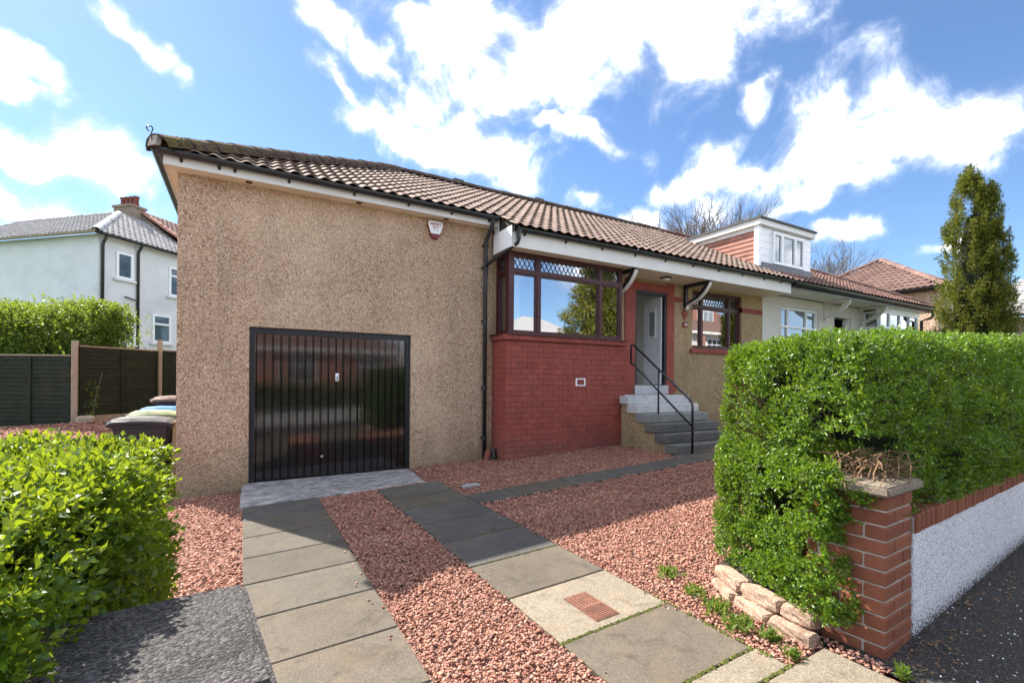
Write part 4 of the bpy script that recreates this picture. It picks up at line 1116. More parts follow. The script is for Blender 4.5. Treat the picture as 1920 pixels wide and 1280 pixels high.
# ------------------------------------------------------------------ neighbouring half: white, with dormer
NX0, NX1 = XR + 0.01, 20.33
NS = 4.015
nb = thing('white_bungalow', 'white rendered adjoining bungalow with flat-roofed dormer and red-brown tiles', 'house', (16.2, 7.7, 0.7))
def nbx(name, m, *boxes, parent=None, **k):
    s = MB()
    for b in boxes: s.box(*b)
    return s.build(name, m, parent or nb, **k)
NW0, NW1, ND0, ND1 = 13.03, 14.93, 15.82, 16.80
nbx('front_wall', M_cream_render, (NX0, NW0, YW, YW + .25, 0, 4.0), (NW0, NW1, YW, YW + .25, 0, 2.39), (NW0, NW1, YW, YW + .25, 3.72, 4.0), (NW1, ND0, YW, YW + .25, 0, 4.0),
    (ND0, ND1, YW, YW + .25, 0, 1.5), (ND0, ND1, YW, YW + .25, 3.62, 4.0), (ND1, 17.6, YW, YW + .25, 0, 4.0), (NX1 - 0.25, NX1, YW, 15.6, 0, 4.0), (NX0, NX1, YW + .001, YW + .24, 4.0, NS - .001))
nbx('bay_wall', M_cream_render, (17.55, NX1, YB, YW, 0.3, 2.40))
nbx('interior', M_deck, (NX0, NX1 - .26, 9.2, 9.3, 1.4, 4.0), (NX0, NX1 - .26, YW + .25, 9.2, 1.40, 1.48), (NX0, NX1 - .26, YW, 9.2, 3.99, 4.04))
window(nb, (NW0, YW + .05, 2.39), (1, 0, 0), NW1 - NW0, 1.33, [0.42, 1.36], 0.78, M_upvc, 0.06, leaded=False, sashes=False)
window(nb, (17.58, YB + .02, 2.40), (1, 0, 0), NX1 - 17.6, 1.5, [0.66, 1.38, 2.08], 0.98, M_upvc, 0.06, leaded=False, sashes=False)
window(nb, (17.57, YW - .005, 2.40), (0, -1, 0), 0.44, 1.5, [], 0.98, M_upvc, 0.05, leaded=False, sashes=False)
nbx('door_frame', M_upvc, (ND0, ND0 + .06, YW + .05, YW + .2, 1.5, 3.62), (ND1 - .06, ND1, YW + .05, YW + .2, 1.5, 3.62))
nbx('soffit', M_white, (NX0, NX1 + .2, 6.95, YW + .3, NS, NS + .02))
nbx('bay_head', M_upvc, (17.55, NX1, YB - .01, YB + .12, 3.9, NS - .002))
nbx('fascia', M_black, (NX0, NX1 + .2, 6.93, 6.95, NS - .005, 4.14))
ngu = gutter('gutter', (XR + 0.02, 6.86, 4.15), (NX1 + 0.25, 6.86, 4.12), 0.075, M_black, nb)
brackets(ngu, [12.5 + 0.9 * k for k in range(9)], 6.86, 4.14, 0.075)
s = MB(); s.tube([(20.45, 6.86, 4.08), (20.45, 6.86, 3.88), (20.42, 6.92, 3.82), (20.36, 7.14, 3.74), (20.36, 7.14, 0.8)], 0.045, 10); s.build('downpipe', M_black, nb, smooth=True)
eave_bracket(15.21, nb, NS - .002, 6.98, YW - .002, M_cream_render, M_white)
eave_bracket(17.42, nb, NS - .002, 6.98, YW - .002, M_cream_render, M_white)
s = MB(); hx1 = 20.58
s.poly([(XR, 6.85, rz_(6.85)), (hx1, 6.85, rz_(6.85)), (hx1 - (RY - 6.85), RY, rz_(RY)), (XR, RY, rz_(RY))])
s.poly([(hx1, 6.85, rz_(6.85)), (hx1, 16.1, rz_(6.85)), (hx1 - (RY - 6.85), RY, rz_(RY))])
s.poly([(XR, RY, rz_(RY)), (hx1 - (RY - 6.85), RY, rz_(RY)), (hx1, 16.1, rz_(6.85)), (XR, 16.1, rz_(6.85))])
nrf = s.build('roof', M_deck, nb)
DX0, DX1, DY0, DZT = 12.10, 14.65, 7.80, 6.02          # dormer
def keep_n(c):
    if c.y > RY - 0.02 or (hx1 - c.x) < (c.y - 6.85) - 0.05: return False
    return not (DX0 + 0.1 < c.x < DX1 and DY0 + 0.05 < c.y and c.z < 5.9)
tile_slope(nrf, Vector((XR + 0.06, 6.84, roofz(6.84) - 0.015)), (1, 0, 0), es, int((hx1 - XR) / W), 17, W, Lg, keep_n, M_tile_red)
cap_tiles(nrf, (hx1, 6.85, roofz(6.85)), (hx1 - (RY - 6.85), RY, zr), M_tile_red, 0.12, 0.4, 'hip_tile')
cap_tiles(nrf, (XR, RY, zr), (hx1 - (RY - 6.85), RY, zr), M_tile_red, 0.12, 0.42, 'ridge_tile', 0.01)
dz0 = roofz(DY0)
s = MB(); s.box(DX0 + 0.06, DX1, DY0 + 0.02, 10.4, dz0 - 0.2, DZT - 0.16); dorm = s.build('dormer', M_white, nb)
cb = MB(); cb.box(0, 0.60, 0, 0.018, 0, 0.18); cbm = cb.mesh('cladding_board', M_upvc)
wx0, wx1, wz0, wz1 = DX0 + 0.62, DX1 - 0.42, dz0 + 0.16, DZT - 0.26
k = 0; z = dz0 - 0.02
while z < DZT - 0.18:
    h = min(0.188, DZT - 0.17 - z)
    for (a, b) in ((DX0 + 0.10, wx0 - 0.002), (wx1 + 0.002, DX1)):
        q = MB(); q.box(a, b, DY0, DY0 + 0.019, z, z + h - 0.006); q.build('cladding_board', M_upvc, dorm)
    z += 0.19
nbx('apron_flashing', M_lead_flash, (DX0 + 0.1, DX1 + 0.02, DY0 - 0.05, DY0 + 0.018, dz0 - 0.05, wz0 - 0.01), parent=dorm)
nbx('corner_board', M_upvc, (DX0 - 0.03, DX0 + 0.098, DY0 - 0.03, DY0 + 0.10, dz0 - 0.02, DZT - 0.165), parent=dorm)
window(nb, (wx0, DY0 - 0.065, wz0), (1, 0, 0), wx1 - wx0, wz1 - wz0, [0.42, 1.06], None, M_upvc, 0.05, leaded=False, name='dormer_window', glass=M_darkglass)
nbx('dormer_fascia', M_white, (DX0 - 0.08, DX1 + 0.08, DY0 - 0.10, DY0 - 0.08, DZT - 0.17, DZT - 0.02), (DX0 - 0.08, DX0 - 0.06, DY0 - 0.08, 10.35, DZT - 0.17, DZT - 0.02), (DX1 + 0.06, DX1 + 0.08, DY0 - 0.08, 10.35, DZT - 0.17, DZT - 0.02),
    (DX0 - 0.06, DX1 + 0.06, DY0 - 0.08, 10.35, DZT - 0.165, DZT - 0.15), parent=dorm)
nbx('dormer_roof', M_felt, (DX0 - 0.12, DX1 + 0.12, DY0 - 0.14, 10.45, DZT - 0.02, DZT + 0.035), parent=dorm)
nbx('cheek_trim', M_white, (DX0 + 0.01, DX0 + 0.06, DY0 + 0.1, 10.35, DZT - 0.28, DZT - 0.168), parent=dorm)
# hung clay tiles on the cheek, each course a stepped row
z = dz0 - 0.1; r = 0
while z < DZT - 0.30:
    y = DY0 + 0.10 + (0.0 if r % 2 else -0.0)
    yend = min(10.3, 6.85 + (z + 0.16 - 4.2) / PITCH + 0.1)
    q = MB()
    if yend - y > 0.08:
        q.add([(DX0 + 0.03, y, z), (DX0 + 0.03, yend, z), (DX0 + 0.052, yend, z + 0.145), (DX0 + 0.052, y, z + 0.145), (DX0 + 0.055, y, z), (DX0 + 0.055, yend, z)], [(0, 3, 2, 1), (0, 1, 5, 4)])
        q.build('hung_tile_course', M_redtile, dorm)
    z += 0.125; r += 1

# ------------------------------------------------------------------ pyramid-roofed house beyond
def simple_tiles(mb, O, ex, es_, nx, ns, w, l, keep, roll=0.04, lift=0.035):
    ex, es_ = Vector(ex).normalized(), Vector(es_).normalized(); nn = ex.cross(es_)
    for j in range(ns):
        for i in range(nx):
            P = Vector(O) + ex * (i * w) + es_ * (j * l)
            if not keep(P + ex * w / 2 + es_ * l / 2): continue
            pr = [(0, 0.0), (0.3, -0.004), (0.5, roll * 0.8), (0.7, roll), (0.88, roll * 0.5), (1.0, 0.0)]
            k = len(pr)
            vs = [P + ex * (u * w) + nn * (h + lift) for u, h in pr] + [P + ex * (u * w) + es_ * (l * 1.06) + nn * h for u, h in pr] + [P + ex * (u * w) + nn * (h * 0.2) for u, h in pr]
            mb.add(vs, [(a, a + 1, k + a + 1, k + a) for a in range(k - 1)] + [(2 * k + a, 2 * k + a + 1, a + 1, a) for a in range(k - 1)])
fx0, fx1, fy0, fy1, fze = 23.0, 30.0, 7.37, 14.37, 5.32
far = thing('pyramid_roofed_house', 'sandy roughcast house with brown pyramid roof behind the tall conifer', 'house', (26.5, 10.9, 1.0))
def fb(name, m, *bx, parent=None):
    s = MB()
    for b in bx: s.box(*b)
    return s.build(name, m, parent or far)
fb('wall', M_cast_house, (fx0 + .28, fx1 - .28, fy0 + .28, fy1 - .28, 0.5, fze - 0.12))
fb('soffit', M_dark, (fx0 + .02, fx1 - .02, fy0 + .02, fy1 - .02, fze - 0.12, fze - 0.06))
ap_ = Vector((26.5, 10.87, 7.45))
s = MB(); cs = [(fx0, fy0, fze), (fx1, fy0, fze), (fx1, fy1, fze), (fx0, fy1, fze)]
for i in range(4): s.poly([cs[i], cs[(i + 1) % 4], ap_])
frf = s.build('roof', M_deck, far)
s = MB()
sw = Vector((3.5, 0, ap_.z - fze)).normalized()
simple_tiles(s, (fx0, fy1, fze + .01), (0, -1, 0), sw, 33, 13, 0.215, 0.33, lambda c: abs(c.y - 10.87) < (26.5 - c.x) - 0.02, lift=0.04)
sf = Vector((0, 3.5, ap_.z - fze)).normalized()
simple_tiles(s, (fx0, fy0, fze + .01), (1, 0, 0), sf, 33, 13, 0.215, 0.33, lambda c: abs(c.x - 26.5) < (10.87 - c.y) - 0.02, lift=0.04)
s.build('tiles', M_tile_far, frf, kind='stuff')
cap_tiles(frf, cs[0], ap_, M_tile_far, 0.13, 0.4, 'hip_tile', 0.02); cap_tiles(frf, cs[3], ap_, M_tile_far, 0.13, 0.4, 'hip_tile', 0.02)
gutter('gutter', (fx0 - .06, fy1, fze - .02), (fx0 - .06, fy0 - .1, fze - .02), 0.07, M_black, far)
s = MB(); s.box(21.6, 21.7, 6.6, 13.0, 0.6, 2.95); s.box(21.52, 21.78, 6.6, 13.0, 2.95, 3.16)
s.build('timber_fence', M_orange, label='orange timber fence top in front of the sandy house', cat='fence')

# grey roofed house at the far right edge
gh = thing('grey_roofed_house', 'house with pale grey tiled roof at the far right edge', 'house', (37, 5.5, 1.2))
def ghb(name, m, *bx):
    s = MB()
    for b in bx: s.box(*b)
    return s.build(name, m, gh)
ghb('wall', M_cast_house, (33.3, 42, 4.6, 12, 0.8, 4.9))
s = MB(); s.poly([(32.9, 4.2, 5.0), (42.4, 4.2, 5.0), (39.0, 8.3, 7.2), (36.3, 8.3, 7.2)]); s.poly([(32.9, 4.2, 5.0), (36.3, 8.3, 7.2), (32.9, 12.4, 5.0)]); s.poly([(32.9, 12.4, 5.0), (36.3, 8.3, 7.2), (39, 8.3, 7.2), (42.4, 12.4, 5.0)])
ghr = s.build('roof', M_deck, gh)
s = MB(); simple_tiles(s, (32.9, 4.2, 5.02), (1, 0, 0), Vector((0, 4.1, 2.2)), 40, 13, 0.24, 0.36, lambda c: c.x - 32.9 > (c.y - 4.2) * 0.83 and 42.4 - c.x > (c.y - 4.2) * 0.83)
simple_tiles(s, (32.9, 12.4, 5.02), (0, -1, 0), Vector((3.4, 0, 2.2)), 34, 12, 0.24, 0.36, lambda c: abs(c.y - 8.3) < 4.1 - (c.x - 32.9) * 1.2)
s.build('tiles', M_tile_grey, ghr, kind='stuff')
gutter('gutter', (32.85, 4.1, 4.98), (42.4, 4.1, 4.98), 0.08, M_black, gh); gutter('gutter', (32.83, 12.4, 4.98), (32.83, 4.1, 4.98), 0.08, M_black, gh)
window(gh, (33.26, 7.2, 2.4), (0, -1, 0), 1.6, 1.5, [0.8], 1.0, M_upvc, 0.07, leaded=False, sashes=False, glass=M_darkglass)
window(gh, (34.2, 4.57, 2.4), (1, 0, 0), 1.8, 1.5, [0.9], 1.0, M_upvc, 0.07, leaded=False, sashes=False, glass=M_darkglass)
s = MB(); s.poly([(36.0, 16, 7.6), (50, 12, 8.6), (50, 22, 8.6), (36, 22, 7.6)]); s.poly([(36.0, 16, 7.6), (36, 16, 1), (50, 12, 1), (50, 12, 8.6)])
s.poly([(36, 22, 7.6), (36, 22, 1), (36, 16, 1), (36, 16, 7.6)])
s.build('slate_roofed_house', M_felt, label='dark slate gable showing above the pale grey roof', cat='house')

# ------------------------------------------------------------------ white two-storey house at the back left
wh = thing('white_house', 'white rendered two-storey house with grey tiled hip roof behind the fence', 'house', (-4.6, 22.2, 0.9), math.atan2(0.73, 0.68))
HM = wmat(wh)
zb = 0.9
def wb(name, m, *bx, parent=None, bevel=0):
    s = MB(HM)
    for b in bx: s.box(*b)
    return s.build(name, m, parent or wh, bevel=bevel)
EV = 6.78 - zb
wb('wall', M_white_render, (0, 3.95, 0, 9.0, -1.5, EV), (3.95, 12, 0.001, 6, -1.5, EV))
s = MB(HM); o = 0.22
s.poly([(-o, -o, EV), (3.95, -o, EV), (3.95, 2.9, EV + 1.88), (2.9, 2.9, EV + 1.88)]); s.poly([(-o, -o, EV), (2.9, 2.9, EV + 1.88), (2.9, 9, EV + 1.88), (-o, 9, EV)])
s.poly([(2.9, 2.9, EV + 1.88), (3.95, 2.9, EV + 1.88), (3.95, 9, EV + 1.88), (2.9, 9, EV + 1.88)])
wrf = s.build('roof', M_deck, wh)
h3 = HM.to_3x3()
s = MB(); slp = 1.88 / 3.12
simple_tiles(s, HM @ Vector((-o, -o - .02, EV + .01)), h3 @ Vector((1, 0, 0)), h3 @ Vector((0, 1, slp)), 20, 11, 0.21, 0.345, lambda c: (lambda q: q.x + o > q.y + o and q.x < 3.93)(HM.inverted() @ c), roll=0.05)
simple_tiles(s, HM @ Vector((-o - .02, 9, EV + .01)), h3 @ Vector((0, -1, 0)), h3 @ Vector((1, 0, slp)), 44, 11, 0.21, 0.345, lambda c: (lambda q: q.y + o > q.x + o)(HM.inverted() @ c), roll=0.05)
s.build('tiles', M_tile_grey, wrf, kind='stuff')
cap_tiles(wrf, HM @ Vector((-o, -o, EV + .03)), HM @ Vector((2.9, 2.9, EV + 1.91)), plain('pale_hip_tile', (0.42, 0.42, 0.43), 0.7, 0.15, 6), 0.13, 0.4, 'hip_tile')
cap_tiles(wrf, HM @ Vector((2.9, 2.9, EV + 1.9)), HM @ Vector((2.9, 9, EV + 1.9)), M_tile_grey, 0.12, 0.42, 'ridge_tile')
# taller gable and its roof, behind
s = MB(HM); GZ = 9.05 - zb; GE = 7.03 - zb
s.prism([(3.95, -0.2, GE - 0.3), (3.95, 3.0, GZ - 0.05), (3.95, 6.2, GE - 0.3)], (0.22, 0, 0)); s.build('gable_wall', M_chim, wh)
s = MB(HM); s.prism([(3.98, -0.25, GE), (3.98, 3.0, GZ), (3.98, 3.0, GZ + 0.06), (3.98, -0.25, GE + 0.06)], (9, 0, 0)); s.prism([(3.98, 6.25, GE), (3.98, 3.0, GZ), (3.98, 3.0, GZ + 0.06), (3.98, 6.25, GE + 0.06)], (9, 0, 0))
mrf = s.build('main_roof', M_deck, wh)
s = MB(); simple_tiles(s, HM @ Vector((4.0, -0.25, GE + .06)), h3 @ Vector((1, 0, 0)), h3 @ Vector((0, 3.25, GZ - GE)), 40, 12, 0.22, 0.33, lambda c: (HM.inverted() @ c).y < 3.0)
s.build('tiles', M_tile_far, mrf, kind='stuff')
cap_tiles(mrf, HM @ Vector((4.02, -0.25, GE + 0.04)), HM @ Vector((4.02, 3.0, GZ + 0.04)), M_redtile, 0.13, 0.33, 'verge_tile')
ch_ = wb('chimney', M_chim, (3.45, 4.10, 2.95, 3.95, GZ - 1.0, GZ + 0.18), (3.40, 4.15, 2.90, 4.00, GZ + 0.18, GZ + 0.28))
for k in range(4):
    c = HM @ Vector((3.77, 3.07 + k * 0.25, 0))
    s = MB(); s.lathe((c.x, c.y, zb + GZ + 0.28), [(0.12, 0), (0.115, 0.08), (0.10, 0.12), (0.10, 0.36), (0.125, 0.38), (0.125, 0.44), (0.09, 0.45)], 12); s.build('chimney_pot', M_terracotta, ch_, smooth=False)
for (u, z0, w, h, tr) in ((0.62, 4.40, 0.62, 1.0, None), (2.72, 4.10, 0.78, 1.22, 0.85), (2.02, 2.10, 0.80, 1.15, 0.76), (0.50, 1.95, 0.85, 1.2, 0.8)):
    p = HM @ Vector((u, -0.06, z0)); w_ = window(wh, p, h3 @ Vector((1, 0, 0)), w, h, [], tr, M_upvc, 0.085, leaded=False, sashes=False, glass=M_darkglass)
    wb('window_ledge', M_white_render, (u - 0.10, u + w + 0.10, -0.10, 0.0, z0 - 0.09, z0 - 0.005))
gp0, gp1, gp2 = HM @ Vector((-o - .07, 9, EV - .02)), HM @ Vector((-o - .07, -o - .07, EV - .02)), HM @ Vector((5, -o - .07, EV - .02))
gutter('gutter', gp0, gp1, 0.07, M_post, wh); gutter('gutter', gp1, gp2, 0.07, M_black, wh)
for u in (0.13, 1.42):
    s = MB(HM); s.tube([(u, -o - .07, EV - .05), (u, -0.10, EV - 0.28), (u, -0.06, EV - 0.4), (u, -0.06, -1.0)], 0.05, 8); wp = s.build('downpipe', M_black, wh, smooth=True)
    s = MB(HM); s.tube([(u - (0.5 if u > 1 else -0.3), -0.05, 3.75 if u > 1 else 3.4), (u, -0.07, 3.65 if u > 1 else 3.4)], 0.022 if u > 1 else 0.035, 8); s.build('waste_pipe', M_black, wp)

# ------------------------------------------------------------------ fence of dark green panels between concrete posts
fence = thing('garden_fence', 'dark green overlap panel fence with concrete posts at the back', 'fence', (-3.3, 14.1, 0.55))
P1 = Vector((-3.3, 14.1, 0)); d1 = Vector((-0.8686, 0.4955, 0)); d2 = Vector((0.70, 0.71, 0)).normalized()
def panel(p, d, L_, z0, z1, nb_):
    T = Matrix(((d.x, -d.y, 0, p.x), (d.y, d.x, 0, p.y), (0, 0, 1, 0), (0, 0, 0, 1)))
    s = MB(T); s.box(0.0, L_, -0.01, 0.015, z0 - 0.02, z1 - 0.03)
    pa = s.build('panel', M_fence, fence)
    hgt = (z1 - z0) / nb_
    sg = -1 if (T.to_3x3() @ Vector((0, 1, 0))).dot(Vector((-P1.x, -P1.y, 0))) < 0 else 1
    for k in range(nb_):
        q = MB(T); a, b = (sg * 0.016, sg * 0.032)
        z = z0 + k * hgt
        q.add([(0, a, z + hgt * 1.12), (L_, a, z + hgt * 1.12), (L_, b, z), (0, b, z), (0, sg * 0.012, z), (L_, sg * 0.012, z)], [(0, 1, 2, 3), (3, 2, 5, 4)])
        q.build('board', M_fence, pa)
    for u in (0.02, L_ / 2, L_ - 0.02):
        q = MB(T); q.box(u - 0.022, u + 0.022, min(sg * .030, sg * .05), max(sg * .030, sg * .05), z0, z1); q.build('batten', M_fence, pa)
    q = MB(T); q.box(0, L_, -0.035, 0.035, z1, z1 + 0.03); q.build('capping', M_post, pa)
def post(p, z0, z1):
    s = MB(); s.box(p.x - .055, p.x + .055, p.y - .055, p.y + .055, z0, z1); s.build('post', M_post, fence, bevel=0.008)
post(P1, 0.2, 2.40); panel(P1 + d1 * 0.07, d1, 1.80, 0.50, 2.06, 16)
P0 = P1 + d1 * 1.95; post(P0, 0.2, 2.35); panel(P0 + d1 * 0.07, d1, 1.80, 0.46, 2.05, 16)
P2 = P1 + d2 * 1.95; post(P2, 0.2, 2.58); panel(P1 + d2 * 0.07, d2, 1.80, 0.72, 2.28, 16)
P3 = P2 + d2 * 1.95; panel(P2 + d2 * 0.07, d2, 1.80, 0.75, 2.30, 16); post(P3, 0.2, 2.6)
T = Matrix(((d2.x, -d2.y, 0, P1.x), (d2.y, d2.x, 0, P1.y), (0, 0, 1, 0), (0, 0, 0, 1)))
s = MB(T); s.box(0.07, 1.87, -0.04, 0.04, 0.45, 0.70); s.box(2.0, 3.8, -0.04, 0.04, 0.5, 0.73); s.build('gravel_board', M_post, fence)
s = MB(); s.box(P1.x + .08, P1.x + .40, P1.y - .30, P1.y - .08, gz(-3.2, 13.8) - .02, gz(-3.2, 13.8) + .17); s.build('concrete_block', M_post, bevel=0.05, label='pale concrete lump at the foot of the fence post', cat='block')

# ------------------------------------------------------------------ wheelie bins
def bin_(x, y, rz, body_m, lid_m, label, h=1.0):
    t = thing('wheelie_bin', label, 'bin', (x, y, gz(x, y)), rz, 'wheelie bins beside the garage')
    M = wmat(t)
    s = MB(M)
    b = [(-.22, -.24), (.22, -.24), (.22, .24), (-.22, .24)]; tp = [(-.28, -.32), (.28, -.32), (.28, .32), (-.28, .32)]
    s.add([(a, c, 0.06) for a, c in b] + [(a, c, h - .06) for a, c in tp], [(0, 3, 2, 1), (4, 5, 6, 7), (0, 1, 5, 4), (1, 2, 6, 5), (2, 3, 7, 6), (3, 0, 4, 7)])
    s.build('body', body_m, t, bevel=0.03, seg=2)
    s = MB(M); s.box(-.305, .305, -.345, .345, h - .10, h - .055); s.build('rim', body_m, t, bevel=0.012)
    s = MB(M)
    ys = [-.37, -.28, -.1, .12, .32, .37]; zs = [0.0, 0.045, 0.075, 0.085, 0.07, 0.02]
    vs = []
    for yy, zz in zip(ys, zs):
        vs += [(-.31, yy, h - .055 + zz * .55), (-.26, yy, h - .05 + zz), (.26, yy, h - .05 + zz), (.31, yy, h - .055 + zz * .55)]
    fs = [(4 * i + j, 4 * i + j + 1, 4 * i + j + 5, 4 * i + j + 4) for i in range(5) for j in range(3)]
    n = len(vs); vs += [(a, b_, c - .04) for a, b_, c in vs]
    fs += [tuple(n + q for q in f[::-1]) for f in fs] + [(j + 1, j, n + j, n + j + 1) for j in range(3)] + [(20 + j, 21 + j, n + 21 + j, n + 20 + j) for j in range(3)]
    fs += [(4 * i, 4 * i + 4, n + 4 * i + 4, n + 4 * i) for i in range(5)] + [(4 * i + 7, 4 * i + 3, n + 4 * i + 3, n + 4 * i + 7) for i in range(5)]
    s.add(vs, fs); lid = s.build('lid', lid_m, t)
    s = MB(M); s.tube([(-.2, .40, h - .03), (.2, .40, h - .03)], 0.016, 8); s.tube([(-.2, .40, h - .03), (-.2, .33, h - .06)], 0.014, 6); s.tube([(.2, .40, h - .03), (.2, .33, h - .06)], 0.014, 6); s.build('handle', body_m, lid)
    for sx in (-1, 1):
        s = MB(M); s.tube([(sx * .235, .26, .10), (sx * .285, .26, .10)], 0.10, 16); s.build('wheel', M_black, t)
M_bin = plain('bin_grey_plastic', (0.030, 0.027, 0.030), 0.5, 0.15, 6, spec=0.4)
M_bin_blue = plain('bin_blue_plastic', (0.06, 0.22, 0.42), 0.35, 0.1, 6, spec=0.5)
M_bin_green = plain('bin_green_plastic', (0.24, 0.28, 0.12), 0.4, 0.1, 6, spec=0.5)
M_bin_brown = plain('bin_brown_plastic', (0.20, 0.10, 0.075), 0.4, 0.1, 6, spec=0.5)
bin_(-1.20, 8.38, R(88), M_bin, M_bin, 'nearest wheelie bin, charcoal with a charcoal lid, beside the garage corner', 1.06)
bin_(-1.14, 9.10, R(92), M_bin, M_bin_green, 'wheelie bin with a dull green lid, second from the garage corner', 1.10)
bin_(-1.10, 9.78, R(90), M_bin, M_bin_blue, 'wheelie bin with a blue lid, third from the garage corner', 1.12)
bin_(-1.04, 10.55, R(91), M_bin, M_bin_brown, 'wheelie bin with a brown lid, farthest of the row', 1.18)
s = MB(); s.prism([(-0.88, 8.0, -0.06), (-0.83, 8.0, -0.06), (-0.80, 8.1, 0.98), (-0.85, 8.1, 0.98)], (0, 0.1, 0)); s.build('timber_plank', M_wood, label='bare timber plank standing between bin and garage wall', cat='plank')

# ------------------------------------------------------------------ street wall, piers and edging
WA = 0.05
def wline(x): return 1.19 + WA * (x - 3.31)
wall = thing('street_wall', 'low white roughcast street wall with red brick coping', 'wall', (5, 1.3, 0.2))
s = MB()
xs = lin(3.312, 14, 40)
for a, b in zip(xs[:-1], xs[1:]):
    za, zb_ = 0.741 + 0.0145 * (a - 3.31), 0.741 + 0.0145 * (b - 3.31)
    s.add([(a, wline(a), gz(a, 1) - .1), (b, wline(b), gz(b, 1) - .1), (b, wline(b) + .2, gz(b, 1) - .1), (a, wline(a) + .2, gz(a, 1) - .1), (a, wline(a), za), (b, wline(b), zb_), (b, wline(b) + .2, zb_), (a, wline(a) + .2, za)],
          [(4, 5, 6, 7), (0, 1, 5, 4), (2, 3, 7, 6)] + ([(3, 0, 4, 7)] if a == xs[0] else []))
s.build('roughcast_face', M_street, wall)
s = MB()
x = 3.33
cme = brick_mesh('coping_brick', 0.067, 0.215, 0.105, M_brick, 0.006)
s.box(3.315, 14, 0, 0, 0, 0)
while x < 9.5:
    inst('coping_brick', cme, wall, Matrix.Translation((x, wline(x) - 0.012 + random.uniform(-.003, .003), 0.745 + 0.0145 * (x - 3.31))) @ Matrix.Rotation(WA, 4, 'Z'))
    x += 0.0765
s = MB()
s.add([(3.32, wline(3.32) + .002, .742), (9.5, wline(9.5) + .002, .832), (9.5, wline(9.5) + .19, .832), (3.32, wline(3.32) + .19, .742), (3.32, wline(3.32) + .002, .838), (9.5, wline(9.5) + .002, .928), (9.5, wline(9.5) + .19, .928), (3.32, wline(3.32) + .19, .838)],
      [(0, 3, 2, 1), (4, 5, 6, 7), (0, 1, 5, 4), (1, 2, 6, 5), (2, 3, 7, 6), (3, 0, 4, 7)])
s.build('coping_mortar', M_mortar, wall)
def pier(name, label, x0, y0, wx, wy, z0, n, capz, cap_m, ov, ang, dist=None):
    t = thing(name, label, 'gate pier', (x0, y0, z0), ang)
    M = wmat(t); hb_ = 0.0802
    core = MB(M); core.box(0.008, wx - .008, 0.008, wy - .008, -0.1, n * hb_); core.build('mortar', M_mortar, t)
    for r in range(n):
        z = r * hb_ + 0.004; hh = hb_ - 0.010; wd = 0.1025
        def bk(a0, a1, b0, b1):
            key = (round(a1 - a0, 3), round(b1 - b0, 3))
            if key not in PB: PB[key] = brick_mesh('brick', a1 - a0, b1 - b0, hh, M_brick, 0.007)
            inst('brick', PB[key], t, M @ Matrix.Translation((a0 + random.uniform(-.0025, .0025), b0 + random.uniform(-.0025, .0025), z)))
        if r % 2 == 0:
            bk(0, .215, 0, wd); bk(.225, wx, 0, wd); bk(0, wd, wd + .01, wd + .225); bk(0, wd, wd + .235, wy)
        else:
            bk(0, wd, 0, .215); bk(0, wd, .225, wy); bk(wd + .01, wx, 0, wd)
        bk(wx - wd, wx, wd + .01, wy)
    s = MB(M); s.box(-ov, wx + ov + 0.04, -ov * 0.6, wy + ov, n * hb_ + .003, n * hb_ + .003 + capz); s.build('cap', cap_m, t, bevel=0.012, seg=2)
    return t
PB = {}
pier('gate_pier', 'orange brick gate pier with a concrete cap at the end of the white wall', 2.96, 1.178, 0.35, 0.40, gz(2.96, 1.18) - 0.02 + 0.0, 11, 0.055, M_cap_tan, 0.045, WA)
# near pier: only its broad grey cap shows
wl0 = lambda x: 1.19 + 0.06 * (x - 3.31)
pz = gz(0, 1.2)
npz = 0.935
t = thing('near_gate_pier', 'broad dark granite-chip cap of the near gate pier in the left foreground', 'gate pier', (-0.22, 1.3, pz), 0.10)
Mn = wmat(t)
s = MB(Mn); s.box(-0.21, 0.24, -0.22, 0.20, -0.1, npz - pz - 0.001); s.build('shaft', M_brick, t)
s = MB(Mn); s.add([(-.42, -.30, npz - pz), (.27, -.30, npz - pz), (.27, .285, npz - pz), (-.42, .285, npz - pz), (-.40, -.28, npz - pz + .065), (.255, -.28, npz - pz + .065), (.255, .27, npz - pz + .065), (-.40, .27, npz - pz + .065)],
   [(0, 3, 2, 1), (4, 5, 6, 7), (0, 1, 5, 4), (1, 2, 6, 5), (2, 3, 7, 6), (3, 0, 4, 7)])
s.build('cap', M_cap, t, bevel=0.012, seg=2)
lw = thing('left_street_wall', 'low street wall under the left hedge', 'wall', (-3, 1.1, -0.1))
s = MB(); s.prism([(-9, 0.45, -0.5), (-0.45, 1.08, -0.2), (-0.45, 1.30, -0.2), (-9, 0.67, -0.5)], (0, 0, 1.0)); s.build('wall_face', M_white_cast, lw)
